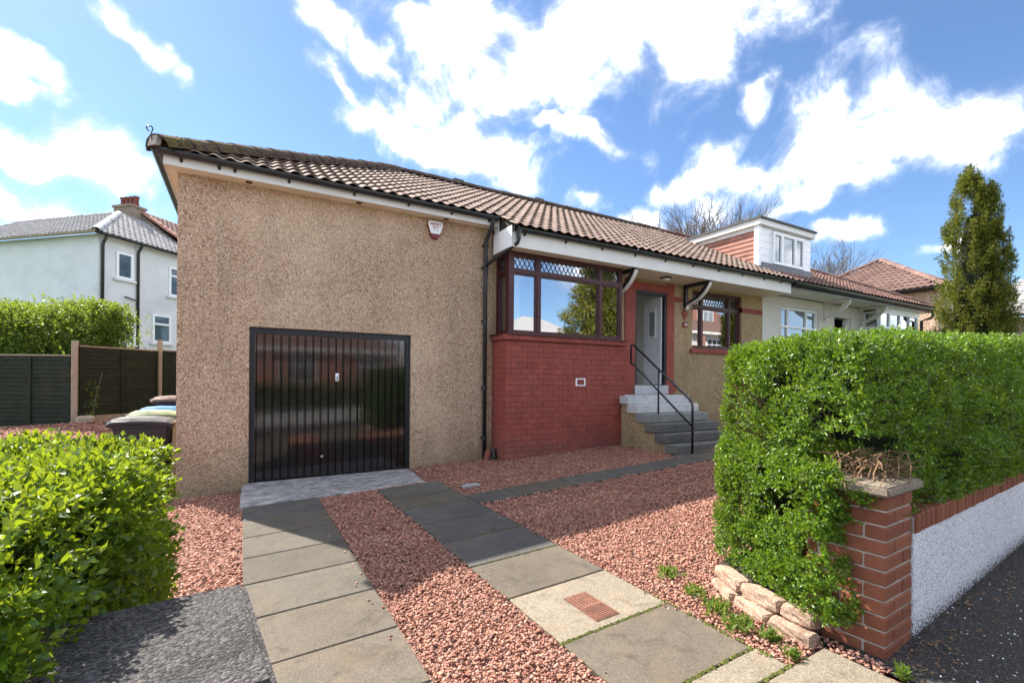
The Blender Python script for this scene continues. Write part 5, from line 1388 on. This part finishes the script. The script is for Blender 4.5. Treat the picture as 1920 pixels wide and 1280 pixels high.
# curved edging of rough stone blocks, two courses
edg = thing('stone_edging', 'two-course curved edging of rough pinkish stone blocks under the hedge', 'edging', (2.9, 1.7, gz(2.9, 1.7)))
def estone(p, q, z0, h, wd):
    p, q = Vector((*p, 0)), Vector((*q, 0)); d = (q - p); l = d.length; d.normalize(); n_ = Vector((-d.y, d.x, 0))
    T = Matrix(((d.x, n_.x, 0, p.x), (d.y, n_.y, 0, p.y), (0, 0, 1, z0), (0, 0, 0, 1)))
    bm = bmesh.new(); bmesh.ops.create_cube(bm, size=1)
    bmesh.ops.subdivide_edges(bm, edges=bm.edges[:], cuts=3, use_grid_fill=True)
    for v in bm.verts:
        c = v.co * 2; f = 1 - 0.05 * (abs(c.x) ** 4 * abs(c.y) ** 4 + abs(c.y) ** 4 * abs(c.z) ** 4 + abs(c.x) ** 4 * abs(c.z) ** 4)
        v.co = Vector(((v.co.x * f + 0.5) * (l - 0.012), (v.co.y * f) * wd, (v.co.z * f + 0.5) * h)) + Vector((random.uniform(-1, 1), random.uniform(-1, 1), random.uniform(-1, 1))) * 0.006
        v.co = T @ v.co
    me = bpy.data.meshes.new('edging_stone'); bm.to_mesh(me); bm.free(); me.materials.append(M_edge)
    attach(bpy.data.objects.new('edging_stone', me), edg)
zc = gz(2.9, 1.7)
lowc = [(2.775, 1.435), (2.79, 1.70), (2.86, 1.97), (3.00, 2.22)]
for a, b in zip(lowc[:-1], lowc[1:]): estone(a, b, zc - 0.02, 0.082, 0.11)
topc = [(2.845, 1.46), (2.855, 1.66), (2.90, 1.95), (3.03, 2.23)]
for a, b in zip(topc[:-1], topc[1:]): estone(a, b, zc + 0.063, 0.080, 0.11)
s = MB(); s.prism([(2.95, 1.62, zc - .02), (2.93, 1.72, zc - .02), (2.98, 2.05, zc - .02), (3.12, 2.3, zc - .02), (3.9, 2.4, zc - .02), (3.9, 1.62, zc - .02)], (0, 0, 0.13)); s.build('soil_bed', M_soil, kind='structure')
# ------------------------------------------------------------------ planting
def norm(a): return a / np.maximum(np.linalg.norm(a, axis=-1, keepdims=True), 1e-9)
def leaf_quads(P, D, N, size, asp, curl=0.12, simple=False):
    """one folded leaf of 2 quads-as-4 tris: base, left, right, tip"""
    n = len(P); D = norm(D); S = norm(np.cross(D, N)); Nn = np.cross(S, D)
    L = size[:, None]; Wd = L * asp
    base = P; tip = P + D * L - Nn * L * curl
    mid = P + D * L * 0.48
    l = mid + S * Wd * 0.5 + Nn * Wd * 0.22; r = mid - S * Wd * 0.5 + Nn * Wd * 0.22
    if simple:
        V = np.stack([base, l, tip, r], 1).reshape(-1, 3); F = np.array([(0, 3, 2, 1)])
        F = np.array([(0, 2, 1), (0, 3, 2)])
        return V, (F[None] + (np.arange(n) * 4)[:, None, None]).reshape(-1, 3)
    m = mid
    V = np.stack([base, l, tip, r, m], 1).reshape(-1, 3)
    F = np.array([(0, 4, 1), (1, 4, 2), (0, 3, 4), (3, 2, 4)])
    F = (F[None] + (np.arange(n) * 5)[:, None, None]).reshape(-1, 3)
    return V, F
def sprigs(P, N, nl, size, asp, spread, lift=0.35, slen=0.05, rg=rng, simple=False):
    """every point becomes a shoot carrying nl leaves in opposite pairs"""
    n = len(P)
    D = norm(N + rg.normal(0, spread, (n, 3)) + np.array([0, 0, lift]))
    A = norm(np.cross(D, rg.normal(0, 1, (n, 3)))); B = np.cross(D, A)
    Ps, Ds, Ns, Sz = [], [], [], []
    for k in range(nl):
        u = (k // 2) / max(1, (nl / 2 - 1)) if nl > 2 else 0.5
        ang = (k % 2) * PI + (k // 2) * PI / 2 + rg.normal(0, 0.3, n)
        side = A * np.cos(ang)[:, None] + B * np.sin(ang)[:, None]
        dd = norm(side * (1.0 - 0.55 * u) + D * (0.45 + 0.8 * u) + rg.normal(0, 0.22, (n, 3)))
        Ps.append(P + D * (slen * (u - 0.5))[..., None] if np.ndim(u) else P + D * slen * (u - 0.5))
        Ds.append(dd); Ns.append(norm(D + rg.normal(0, 0.35, (n, 3)))); Sz.append(size * rg.uniform(0.45, 1.35, n) * (0.75 + 0.35 * (1 - abs(u - 0.4))))
    return leaf_quads(np.concatenate(Ps), np.concatenate(Ds), np.concatenate(Ns), np.concatenate(Sz), asp, simple=simple)
def rbox_points(n, lo, hi, r, faces='all', rg=rng):
    lo, hi = np.array(lo, float), np.array(hi, float); ext = hi - lo
    ar = {'x-': ext[1] * ext[2], 'x+': ext[1] * ext[2], 'y-': ext[0] * ext[2], 'y+': ext[0] * ext[2], 'z+': ext[0] * ext[1]}
    keys = [k for k in ar if faces == 'all' or k in faces]
    w = np.array([ar[k] for k in keys]); w /= w.sum()
    ch = rg.choice(len(keys), n, p=w); P = lo + rg.random((n, 3)) * ext
    for i, k in enumerate(keys):
        ax = 'xyz'.index(k[0]); P[ch == i, ax] = lo[ax] if k[1] == '-' else hi[ax]
    lo2 = lo + r; lo2[2] = lo[2]; C_ = np.clip(P, lo2, hi - r); N = P - C_; N = norm(N)
    return C_ + N * r, N
def cat(parts):
    V, F, b = [], [], 0
    for v, f in parts:
        V.append(v); F.append(f + b); b += len(v)
    return np.concatenate(V), np.concatenate(F)
def twigs(name, parent, starts, ends, r, m=None):
    s = MB()
    for a, b in zip(starts, ends):
        a, b = Vector(a), Vector(b); mid = (a + b) / 2 + Vector((random.uniform(-.04, .04), random.uniform(-.04, .04), random.uniform(-.03, .05))) * min(1, (b - a).length * 2)
        s.tube([a, mid, b], r, 4, r1=r * 0.5)
    return s.build(name, m or M_twig, parent)

# left foreground hedge
hl = thing('left_hedge', 'clipped privet hedge in the left foreground, top glowing in the sun', 'hedge', (-1.2, 1.9, gz(-1, 1.9)))
parts = []
def hedge_shell(boxes, n, size, asp, nl, depth, amp, nsc, seed, slen=0.05, spread=0.45, drop=None, shear=0, simple=False):
    out = []
    for (lo, hi, r, faces, share, tilt) in boxes:
        P, N = rbox_points(int(n * share), lo, hi, r, faces)
        d = (vnoise(P, nsc, seed) - 0.5) * amp + (vnoise(P, nsc * 3.1, seed + 3) - 0.5) * amp * 0.55
        P = P + N * d[:, None] - N * (rng.random(len(P)) ** 2.0 * depth)[:, None]
        P[:, 2] += tilt * (P[:, 0] - max(lo[0], 0) if lo[0] > 0 else P[:, 0])
        if shear: P[:, 0] += shear * (P[:, 1] - 1.5) * np.exp(-np.clip(P[:, 0] - 3.0, 0, 9) / 0.6)
        cl = vnoise(P, 9.0, seed + 11) * 0.6 + vnoise(P, 21.0, seed + 12) * 0.4
        kk = rng.random(len(P)) < sst((cl - 0.33) / 0.20) * 0.97 + 0.03
        P, N = P[kk], N[kk]
        if drop is not None:
            k = drop(P); P, N = P[~k], N[~k]
        out.append(sprigs(P, N, nl, np.full(len(P), size), asp, spread, 0.35, slen, simple=simple))
    return cat(out)
zl = -0.05
lb = [((-4.2, 1.20, 0.58), (-0.34, 2.40, 1.345), 0.09, ('y-', 'z+', 'x+', 'y+'), 0.72, 0.015),
      ((-0.9, 1.62, 0.05), (-0.27, 2.40, 1.35), 0.10, ('y-', 'z+', 'x+', 'y+'), 0.28, 0.0)]
V, F = hedge_shell(lb, 33000, 0.026, 0.56, 8, 0.15, 0.08, 4.0, 1, 0.06, 0.55)
np_mesh('foliage', V, F, M_leaf_near, hl, kind='stuff')
s = MB(); s.box(-4.1, -0.66, 1.40, 2.26, 0.1, 1.14); s.box(-0.6599, -0.44, 1.78, 2.26, 0.1, 1.10); s.build('shade_core', M_core, hl)  # dark boxes standing in for shade behind the leaves
st, en = [], []
for k in range(140):
    x = random.uniform(-1.8, -0.55); y = random.uniform(1.28, 1.5); z = random.uniform(0.5, 1.05)
    st.append((x, y + 0.15, z - 0.2)); en.append((x + random.uniform(-.12, .12), y - 0.03, z + random.uniform(0.0, .16)))
twigs('twigs', hl, st, en, 0.006)

# right hedge behind the street wall
hr = thing('right_hedge', 'tall clipped privet hedge behind the white street wall', 'hedge', (6, 1.9, gz(6, 1.9)))
HT = 1.87
hole_c = np.array([3.13, 1.36, 1.13])
def hole(P):
    q = (P - hole_c) / np.array([0.27, 0.28, 0.22])
    h2 = (P - np.array([3.05, 1.72, 0.88])) / np.array([0.14, 0.16, 0.10])
    return ((q ** 2).sum(1) < 1.0 + 0.5 * (vnoise(P, 9, 5) - 0.5)) | ((h2 ** 2).sum(1) < 1)
near = [((2.97, 1.225, 0.83), (6.2, 2.50, HT + 0.015), 0.17, ('x-', 'y-', 'z+', 'y+'), 0.66, 0.030),
        ((2.81, 1.34, 0.28), (3.6, 2.44, 1.16), 0.14, ('x-', 'y-', 'y+', 'z+'), 0.24, 0.0)]
V1 = hedge_shell(near, 60000, 0.0235, 0.54, 8, 0.15, 0.10, 3.2, 2, 0.05, 0.5, hole, 0.42)
farb = [((6.1, 1.34, 0.84), (12.5, 2.55, HT + 0.09), 0.22, ('y-', 'z+', 'y+'), 1.0, 0.030)]
V2 = hedge_shell(farb, 17000, 0.033, 0.52, 6, 0.12, 0.11, 2.6, 4, 0.05, 0.5, simple=True)
V, F = cat([V1, V2])
np_mesh('foliage', V, F, M_leaf, hr, kind='stuff')
s = MB(); s.box(3.55, 12.4, 1.50, 2.30, 0.35, 1.68); s.box(3.42, 3.5499, 1.74, 2.22, 0.15, 1.5); s.build('shade_core', M_core, hr)
st, en = [], []
for k in range(120):
    st.append((random.uniform(2.98, 3.4), random.uniform(1.22, 1.5), random.uniform(1.04, 1.20))); en.append((st[-1][0] + random.uniform(-.25, .25), max(1.17, st[-1][1] + random.uniform(-.16, .12)), random.uniform(1.04, 1.22)))
for k in range(150):
    x, y, z = 3.08, random.uniform(1.6, 2.3), random.uniform(0.3, 1.6)
    st.append((x + .25, y, z - .1)); en.append((x - .0, y + random.uniform(-.15, .15), z + random.uniform(-.02, .15)))
for k in range(50):
    x = random.uniform(3.3, 4.6); st.append((x, 1.5, random.uniform(1.3, 1.7))); en.append((x + random.uniform(-.15, .15), 1.27, st[-1][2] + random.uniform(0, .2)))
twigs('twigs', hr, st, en, 0.0042)

# overgrown hedge behind the fence
hbk = thing('overgrown_hedge', 'loose overgrown privet hedge behind the dark green fence', 'hedge', (-6, 16.5, 0.8))
A = P1 + Vector((0.7, 2.1, 0)); dB = Vector((-0.8686, 0.4955, 0))
n = 9000
u = rng.uniform(0.35, 5.8, n); w = rng.normal(0, 0.42, n); hmax = 3.25 + 0.35 * vnoise(np.stack([u, u * 0, u * 0], 1), 1.3) - np.where(u < -0.4, (-0.4 - u) * 0.9, 0) 
hz_ = 0.9 + (hmax - 0.9) * rng.random(n) ** 0.6
P = np.stack([A.x + dB.x * u + 0.4955 * w, A.y + dB.y * u + 0.8686 * w, hz_], 1)
N = norm(np.stack([rng.normal(-0.25, 0.5, n), rng.normal(-0.4, 0.5, n), rng.uniform(0.3, 1.2, n)], 1))
V, F = sprigs(P, N, 8, np.full(n, 0.085), 0.5, 0.35, 0.7, 0.22, simple=True)
np_mesh('foliage', V, F, M_leaf_back, hbk, kind='stuff')
st, en = [], []
for k in range(90):
    uu = random.uniform(0.5, 5.4); b = A + dB * uu; st.append((b.x, b.y, 0.5)); en.append((b.x + random.uniform(-.35, .35), b.y + random.uniform(-.35, .35), random.uniform(2.3, 3.2)))
twigs('stems', hbk, st, en, 0.018, M_bark)
# shoot by the fence post
sp = thing('sapling', 'thin young shoot growing against the dark fence panel', 'plant', (-3.05, 13.95, 0.5))
b = P1 + Vector((0.32, 0.0, 0)); 
s = MB(); s.tube([(b.x, b.y, .45), (b.x + .02, b.y, 1.0), (b.x + .16, b.y, 1.7)], 0.010, 5, r1=0.004); s.build('stem', M_bark, sp)
n = 40; u = rng.random(n); P = np.stack([b.x + .02 * u + rng.normal(0, .05, n), b.y + rng.normal(0, .04, n), 0.5 + 1.0 * u], 1)
V, F = sprigs(P, norm(rng.normal(0, 1, (n, 3)) + [0, 0, .5]), 6, np.full(n, 0.05), 0.5, 0.3, 0.5, 0.06); np_mesh('leaves', V, F, M_weed, sp, kind='stuff')

# ------------------------------------------------------------------ tall conifer beyond the right hedge
def conifer(name, label, x, y, h, rfun, n, size, m, z0, tops, trunk_r=0.12, droop=0.0, core=0.5, up=0.7, nsc=2.2, seed=3):
    t = thing(name, label, 'tree', (x, y, z0))
    s = MB(); s.tube([(x, y, z0 - .1), (x, y, z0 + h * .5), (x, y, z0 + h * .9)], trunk_r, 8, r1=trunk_r * .25); s.build('trunk', M_bark, t)
    out = []
    for (ox, oy, hh, sc_, share) in tops:
        k = int(n * share)
        v = rng.random(k) ** 0.85; a = rng.uniform(0, 2 * PI, k)
        base = np.stack([np.cos(a), np.sin(a), v * hh * 0.55], 1)
        rad = rfun(v) * sc_ * (1 + (vnoise(base * [0.9, 0.9, 1.3], nsc, seed) - 0.5) * 0.85 + (vnoise(base * [2.2, 2.2, 2.8], nsc, seed + 5) - 0.5) * 0.60)
        dep = 1 - rng.random(k) ** 2.2 * 0.45
        P = np.stack([x + ox * v ** 0.6 + np.cos(a) * rad * dep, y + oy * v ** 0.6 + np.sin(a) * rad * dep, z0 + v * hh + rng.normal(0, .04, k)], 1)
        N = norm(np.stack([np.cos(a), np.sin(a), 0.35 + 0.9 * v - droop * 1.6], 1))
        out.append(sprigs(P, N, 6, size * rng.uniform(0.6, 1.3, k) * (1 - 0.35 * v), 0.24, 0.30, up - droop, size * 1.3, simple=True))
    V, F = cat(out)
    np_mesh('crown', V, F, m, t, kind='stuff')
    s = MB(); prof = [(max(0.03, float(rfun(np.array([vv]))[0]) * tops[0][3] * core), vv * h * 0.93) for vv in np.linspace(0.02, 0.93, 10)]
    if core: s.lathe((x + tops[0][0] * .4, y + tops[0][1] * .4, z0), prof, 10); s.build('shade_core', M_core, t)  # dark solid in place of the shaded depth of the crown
    return t
def plumed(name, label, x, y, h, rfun, nplume, per, size, m, z0, tops, trunk_r=0.1, core=0.55):
    t = thing(name, label, 'tree', (x, y, z0))
    s = MB(); s.tube([(x, y, z0 - .1), (x, y, z0 + h * .5), (x, y, z0 + h * .9)], trunk_r, 8, r1=trunk_r * .25); s.build('trunk', M_bark, t)
    s = MB(); s.lathe((x, y, z0), [(max(0.02, float(rfun(vv)) * core), vv * h * 0.9) for vv in np.linspace(0.02, 0.92, 10)], 10); s.build('shade_core', M_core, t)  # dark lathe in place of shade between the plumes
    out = []
    for (ox, oy, hh, sc_, share) in tops:
        k = int(nplume * share)
        v = rng.random(k) ** 0.9; a = rng.uniform(0, 2 * PI, k)
        rr = rfun(v) * sc_ * rng.uniform(0.72, 1.16, k)
        ax = np.stack([x + ox * v ** .5, y + oy * v ** .5, z0 + v * hh], 1)
        o = np.stack([np.cos(a), np.sin(a), 0 * a], 1)
        L_ = rng.uniform(0.35, 0.75, k) * (1 - 0.35 * v)
        base = ax + o * (rr * 0.55)[:, None] - np.array([0, 0, 1]) * (L_ * 0.55)[:, None]
        tip = ax + o * rr[:, None] + np.array([0, 0, 1]) * (L_ * 0.35)[:, None]
        u = rng.random((k, per)) ** 0.7
        wd = (0.16 * (1.02 - u) + 0.02) * (1 - 0.4 * v)[:, None]
        P = base[:, None] * (1 - u[..., None]) + tip[:, None] * u[..., None] + rng.normal(0, 1, (k, per, 3)) * wd[..., None] * 0.55
        bend = (u * (1 - u) * 4)[..., None] * 0.07
        P = P + o[:, None] * bend
        D = norm((tip - base))[:, None] + rng.normal(0, .28, (k, per, 3))
        P = P.reshape(-1, 3); D = norm(D.reshape(-1, 3))
        out.append(sprigs(P, D, 4, size * rng.uniform(0.7, 1.3, len(P)), 0.22, 0.2, 0.25, size * 1.2, simple=True))
    V, F = cat(out)
    np_mesh('crown', V, F, m, t, kind='stuff')
def rf_col(v):
    return np.interp(v, [0, .06, .2, .45, .62, .78, .90, .97, 1.0], [.80, .98, 1.0, .96, .86, .68, .44, .20, .02])
CX, CY = 16.04, 4.56
plumed('tall_conifer', 'tall narrow evergreen conifer rising above the right hedge', CX, CY, 6.3, rf_col, 760, 34, 0.075, M_conifer, 0.6,
       [(-0.10, 0.08, 6.35, 0.62, .56), (0.16, -0.18, 6.0, 0.50, .34), (0.24, -0.27, 5.0, 0.56, .32)], core=0.42)
plumed('round_shrub', 'low rounded evergreen shrub at the foot of the tall conifer', CX + 0.95, CY - 0.75, 2.0, lambda v: 0.75 * np.sqrt(np.clip(1 - v ** 3, 0, 1)), 170, 34, 0.075, M_conifer, 0.7, [(0, 0, 1.9, 1.0, 1.0)], 0.05)

# ------------------------------------------------------------------ bare trees behind the roofs
def bare_tree(name, label, x, y, z, h, seed, spread=0.55, levels=6):
    rd = random.Random(seed); t = thing(name, label, 'tree', (x, y, z))
    tr, br = MB(), MB()
    def grow(p, d, l, r, lev):
        q = p + d * l; mid = p + d * l * .5 + Vector((rd.uniform(-1, 1), rd.uniform(-1, 1), 0)) * l * .06
        (tr if lev < 2 else br).tube([p, mid, q], max(r, 0.012), 5 if lev < 2 else 3, r1=r * .62, cap=False)
        if lev >= levels: return
        nk = 3 if lev < 5 else rd.choice((2, 3))
        for i in range(nk):
            ax = d.orthogonal().normalized(); ax.rotate(Matrix.Rotation(rd.uniform(0, 2 * PI), 3, d))
            dd = (d + ax * rd.uniform(spread * .5, spread * 1.25) + UP * 0.02).normalized()
            grow(p + d * l * rd.uniform(.55, 1.0), dd, l * rd.uniform(.62, .86), r * .58, lev + 1)
        grow(q, (d + Vector((rd.uniform(-.15, .15), rd.uniform(-.15, .15), .05))).normalized(), l * .8, r * .6, lev + 1)
    grow(Vector((x, y, z)), Vector((0, 0, 1)), h * .25, h * .013, 0)
    tr.build('trunk', M_bark, t); br.build('crown', M_bark, t, kind='stuff')
k = 30; d = ray(1285, 712); bp_ = Vector((0, 0, 0)) + Vector((d.x, d.y, 0)).normalized() * 31
bare_tree('bare_tree', 'leafless tree spreading its twigs above the ridge left of the dormer', bp_.x, bp_.y, 1.5, 13.0, 5, 0.74)
d = ray(1572, 712); bp_ = Vector((d.x, d.y, 0)).normalized() * 52
bare_tree('bare_tree', 'smaller leafless tree far off between dormer and pyramid roof', bp_.x, bp_.y, 2.0, 13.8, 11, 0.76)

# ------------------------------------------------------------------ weeds, moss in the joints, litter
def weed(x, y, r, n, size, label, h=0.0):
    t = thing('weed', label, 'weed', (x, y, gz(x, y)), 0, 'weeds at the edge of the drive')
    P = np.stack([x + rng.normal(0, r * .5, n), y + rng.normal(0, r * .5, n), np.zeros(n)], 1); P[:, 2] = g(P[:, 0], P[:, 1]) + 0.02 + h
    V, F = sprigs(P, norm(np.stack([rng.normal(0, .5, n), rng.normal(0, .5, n), np.ones(n)], 1)), 7, np.full(n, size), 0.3, 0.3, 0.6, 0.03)
    np_mesh('leaves', V, F, M_weed, t)
WE = [(2.80, 2.50, .07, 26, .045, 'small leafy weed by the curved edging, farthest back'), (2.73, 2.20, .07, 24, .04, 'leafy weed in the gravel beside the edging'),
      (2.66, 1.98, .09, 40, .042, 'spreading weed between slab corner and edging'), (2.60, 1.78, .08, 40, .045, 'grassy weed at the slab edge near the edging'),
      (2.62, 1.60, .05, 26, .045, 'bright tuft of weed at the front of the edging stones'), (2.56, 1.44, .035, 16, .04, 'little tuft between the front slabs'), (2.86, 1.06, .03, 18, .04, 'tuft of grass by the foot of the brick pier')]
for w in WE: weed(*w)
ms = MB()
def moss_line(x0, y0, x1, y1, n, wd=0.012):
    for k in range(n):
        u = random.random(); x = x0 + (x1 - x0) * u + random.uniform(-wd, wd); y = y0 + (y1 - y0) * u + random.uniform(-wd, wd); r = random.uniform(0.005, 0.013); z = gz(x, y) + 0.012
        ms.add([(x + r, y, z), (x - r, y, z), (x, y + r, z), (x, y - r, z), (x, y, z + r * .8), (x, y, z - r)], [(0, 2, 4), (2, 1, 4), (1, 3, 4), (3, 0, 4), (2, 0, 5), (1, 2, 5), (3, 1, 5), (0, 3, 5)])
moss_line(1.6, 2.208, 2.47, 2.208, 170, .012); moss_line(1.6, 3.467, 2.47, 3.467, 60, .008); moss_line(1.6, 4.1, 2.47, 4.1, 40, .008); moss_line(2.47, 1.5, 2.47, 2.4, 110, .02); moss_line(1.9, 1.606, 2.47, 1.606, 90, .01); moss_line(2.0, 1.406, 2.5, 1.406, 80); moss_line(0, 2.31, .86, 2.31, 30, .006)
moss_line(1.6, 5.36, 2.47, 5.36, 60, .01)
ms.build('moss', M_moss, kind='stuff', label='green moss in the joints of the driveway slabs', cat='moss')
# petals and bark litter on the pavement
def litter(n, x0, x1, y0, y1, s0, s1, m, name, label, c, f=None):
    x = rng.uniform(x0, x1, n); y = rng.uniform(y0, y1, n)
    if f is not None: k = f(x, y); x, y = x[k], y[k]; n = len(x)
    P = np.stack([x, y, g(x, y) + 0.006], 1); D = norm(np.stack([rng.normal(0, 1, n), rng.normal(0, 1, n), rng.normal(0, .12, n)], 1))
    V, F = leaf_quads(P, D, norm(np.stack([rng.normal(0, .2, n), rng.normal(0, .2, n), np.ones(n)], 1)), rng.uniform(s0, s1, n), 0.6)
    np_mesh(name, V, F, m, kind='stuff', label=label, cat=c)
litter(420, 3.0, 7.0, 0.3, 1.2, .008, .018, M_curtain, 'petals', 'white petals scattered on the dark pavement', 'petals', lambda x, y: rng.random(len(x)) < 0.75)
litter(260, 3.3, 6.5, 1.0, 1.3, .015, .035, M_twig, 'dead_leaves', 'dead leaves and bark along the foot of the wall', 'litter')
litter(120, 2.86, 3.4, .98, 1.25, .012, .03, M_twig, 'dead_leaves', 'dead leaves round the foot of the brick pier', 'litter')

# ------------------------------------------------------------------ the other side of the street (seen in the panes and the garage door)
def opp_house(name, label, x0, x1, y1, z0, eave, ridge, wall_m, tile_m, dormer=True, depth=8.5):
    t = thing(name, label, 'house', ((x0 + x1) / 2, y1, z0)); y0 = y1 - depth; ym = (y0 + y1) / 2
    s = MB(); s.box(x0, x1, y0, y1, z0 - .5, eave); s.build('wall', wall_m, t)
    s = MB(); o = .5; hp = (ridge - eave) / ((y1 + o) - ym); hl_ = min((x1 - x0) / 2 - .3, (y1 + o - ym))
    s.poly([(x1 + o, y1 + o, eave), (x0 - o, y1 + o, eave), (x0 - o + hl_, ym, ridge), (x1 + o - hl_, ym, ridge)]); s.poly([(x0 - o, y0 - o, eave), (x1 + o, y0 - o, eave), (x1 + o - hl_, ym, ridge), (x0 - o + hl_, ym, ridge)])
    s.poly([(x0 - o, y1 + o, eave), (x0 - o, y0 - o, eave), (x0 - o + hl_, ym, ridge)]); s.poly([(x1 + o, y0 - o, eave), (x1 + o, y1 + o, eave), (x1 + o - hl_, ym, ridge)])
    rf_ = s.build('roof', tile_m, t)
    s = MB(); s.box(x0 - o, x1 + o, y1 + o - .02, y1 + o, eave - .22, eave - .01); s.box(x0 - o, x1 + o, y1, y1 + o - .02, eave - .2, eave - .15); s.build('fascia', M_white, t)
    n_ = max(2, int((x1 - x0) / 3.2))
    for k in range(n_):
        cx = x0 + (k + .5) * (x1 - x0) / n_
        s = MB(); s.box(cx - .95, cx + .95, y1 - .05, y1 + .05, eave - 2.0, eave - .55); w = s.build('window', M_upvc, t)
        for a in (-.88, -.28, .32):
            s = MB(); s.box(cx + a, cx + a + .54, y1 + .051, y1 + .06, eave - 1.93, eave - 1.05); s.box(cx + a, cx + a + .54, y1 + .051, y1 + .06, eave - .98, eave - .62); s.build('pane', M_dark, w)
    for k in range(n_ + 1):
        cx = x0 + k * (x1 - x0) / n_
        s = MB(); s.box(cx - .22, cx + .22, y1 + .05, y1 + .40, z0 - .3, eave - .23); s.build('brick_pillar', M_redtile, t)
    if dormer:
        cx = (x0 + x1) / 2; yd = y1 - .9; zd = eave + .6
        s = MB(); s.box(cx - 1.5, cx + 1.5, yd - 2.4, yd, zd, zd + 1.55); dm = s.build('dormer', M_redtile, t)
        s = MB(); s.box(cx - 1.65, cx + 1.65, yd - 2.5, yd + .15, zd + 1.55, zd + 1.7); s.build('dormer_roof', M_felt, dm)
        s = MB(); s.box(cx - 1.0, cx + 1.0, yd, yd + .06, zd + .35, zd + 1.4); s.build('dormer_window', M_upvc, dm)
        s = MB()
        for a in (-.92, -.28, .36): s.box(cx + a, cx + a + .56, yd + .061, yd + .07, zd + .42, zd + 1.32)
        s.build('dormer_pane', M_frost, dm)
opp_house('opposite_bungalow', 'white walled bungalow with red brick pillars reflected in the bedroom window', 29, 40, -10.5, 2.2, 5.7, 9.4, M_cream_render, M_tile_far, True, 8)
opp_house('opposite_bungalow', 'brown roofed bungalow reflected at the foot of the bay window', 16.5, 26, -15.5, 0.8, 4.1, 7.0, M_cream_render, M_tile_grey, False)
opp_house('opposite_bungalow', 'red walled bungalow reflected in the black garage door', -3.5, 8.5, -15.0, 0.2, 3.4, 6.6, M_redtile, M_tile_red, True)
conifer('golden_cypress', 'golden weeping cypress reflected in the bay window', 20.8, -10.3, 9.6, lambda v: 3.1 * (1 - v) ** 0.75 * (0.82 + 0.3 * np.abs(np.sin(v * 19))) + .05, 5200, 0.34, M_cypress, 0.7, [(0, 0, 9.4, 1.0, 1.0)], 0.2, droop=0.35)
oh = thing('opposite_hedge', 'clipped hedge across the street reflected in the garage door', 'hedge', (4, -12.3, 0))
V, F = hedge_shell([((-4, -12.8, -0.2), (14, -11.9, 1.3), 0.2, ('y+', 'z+'), 1.0, 0.045)], 5000, 0.09, 0.5, 6, 0.2, 0.2, 1.5, 8, 0.1, 0.5)
np_mesh('foliage', V, F, M_leaf_back, oh, kind='stuff'); s = MB(); s.box(-3.9, 13.9, -12.65, -12.05, -0.3, 1.15); s.build('shade_core', M_core, oh)
lp = thing('street_lamp', 'grey street lamp across the road reflected in the bay window', 'street lamp', (11.9, -9.9, 0.5))
s = MB(); s.tube([(11.9, -9.9, 0.4), (11.9, -9.9, 3), (11.9, -9.9, 7.2)], 0.09, 10, r1=.055); s.build('column', M_steel, lp)
s = MB(); s.tube([(11.9, -9.9, 7.2), (12.3, -9.6, 7.6), (13.3, -9.0, 7.9)], 0.045, 8); s.build('arm', M_steel, lp)
s = MB(); s.box(13.2, 13.9, -9.1, -8.8, 7.86, 8.0); s.build('lamp_head', M_steel, lp, bevel=.03)
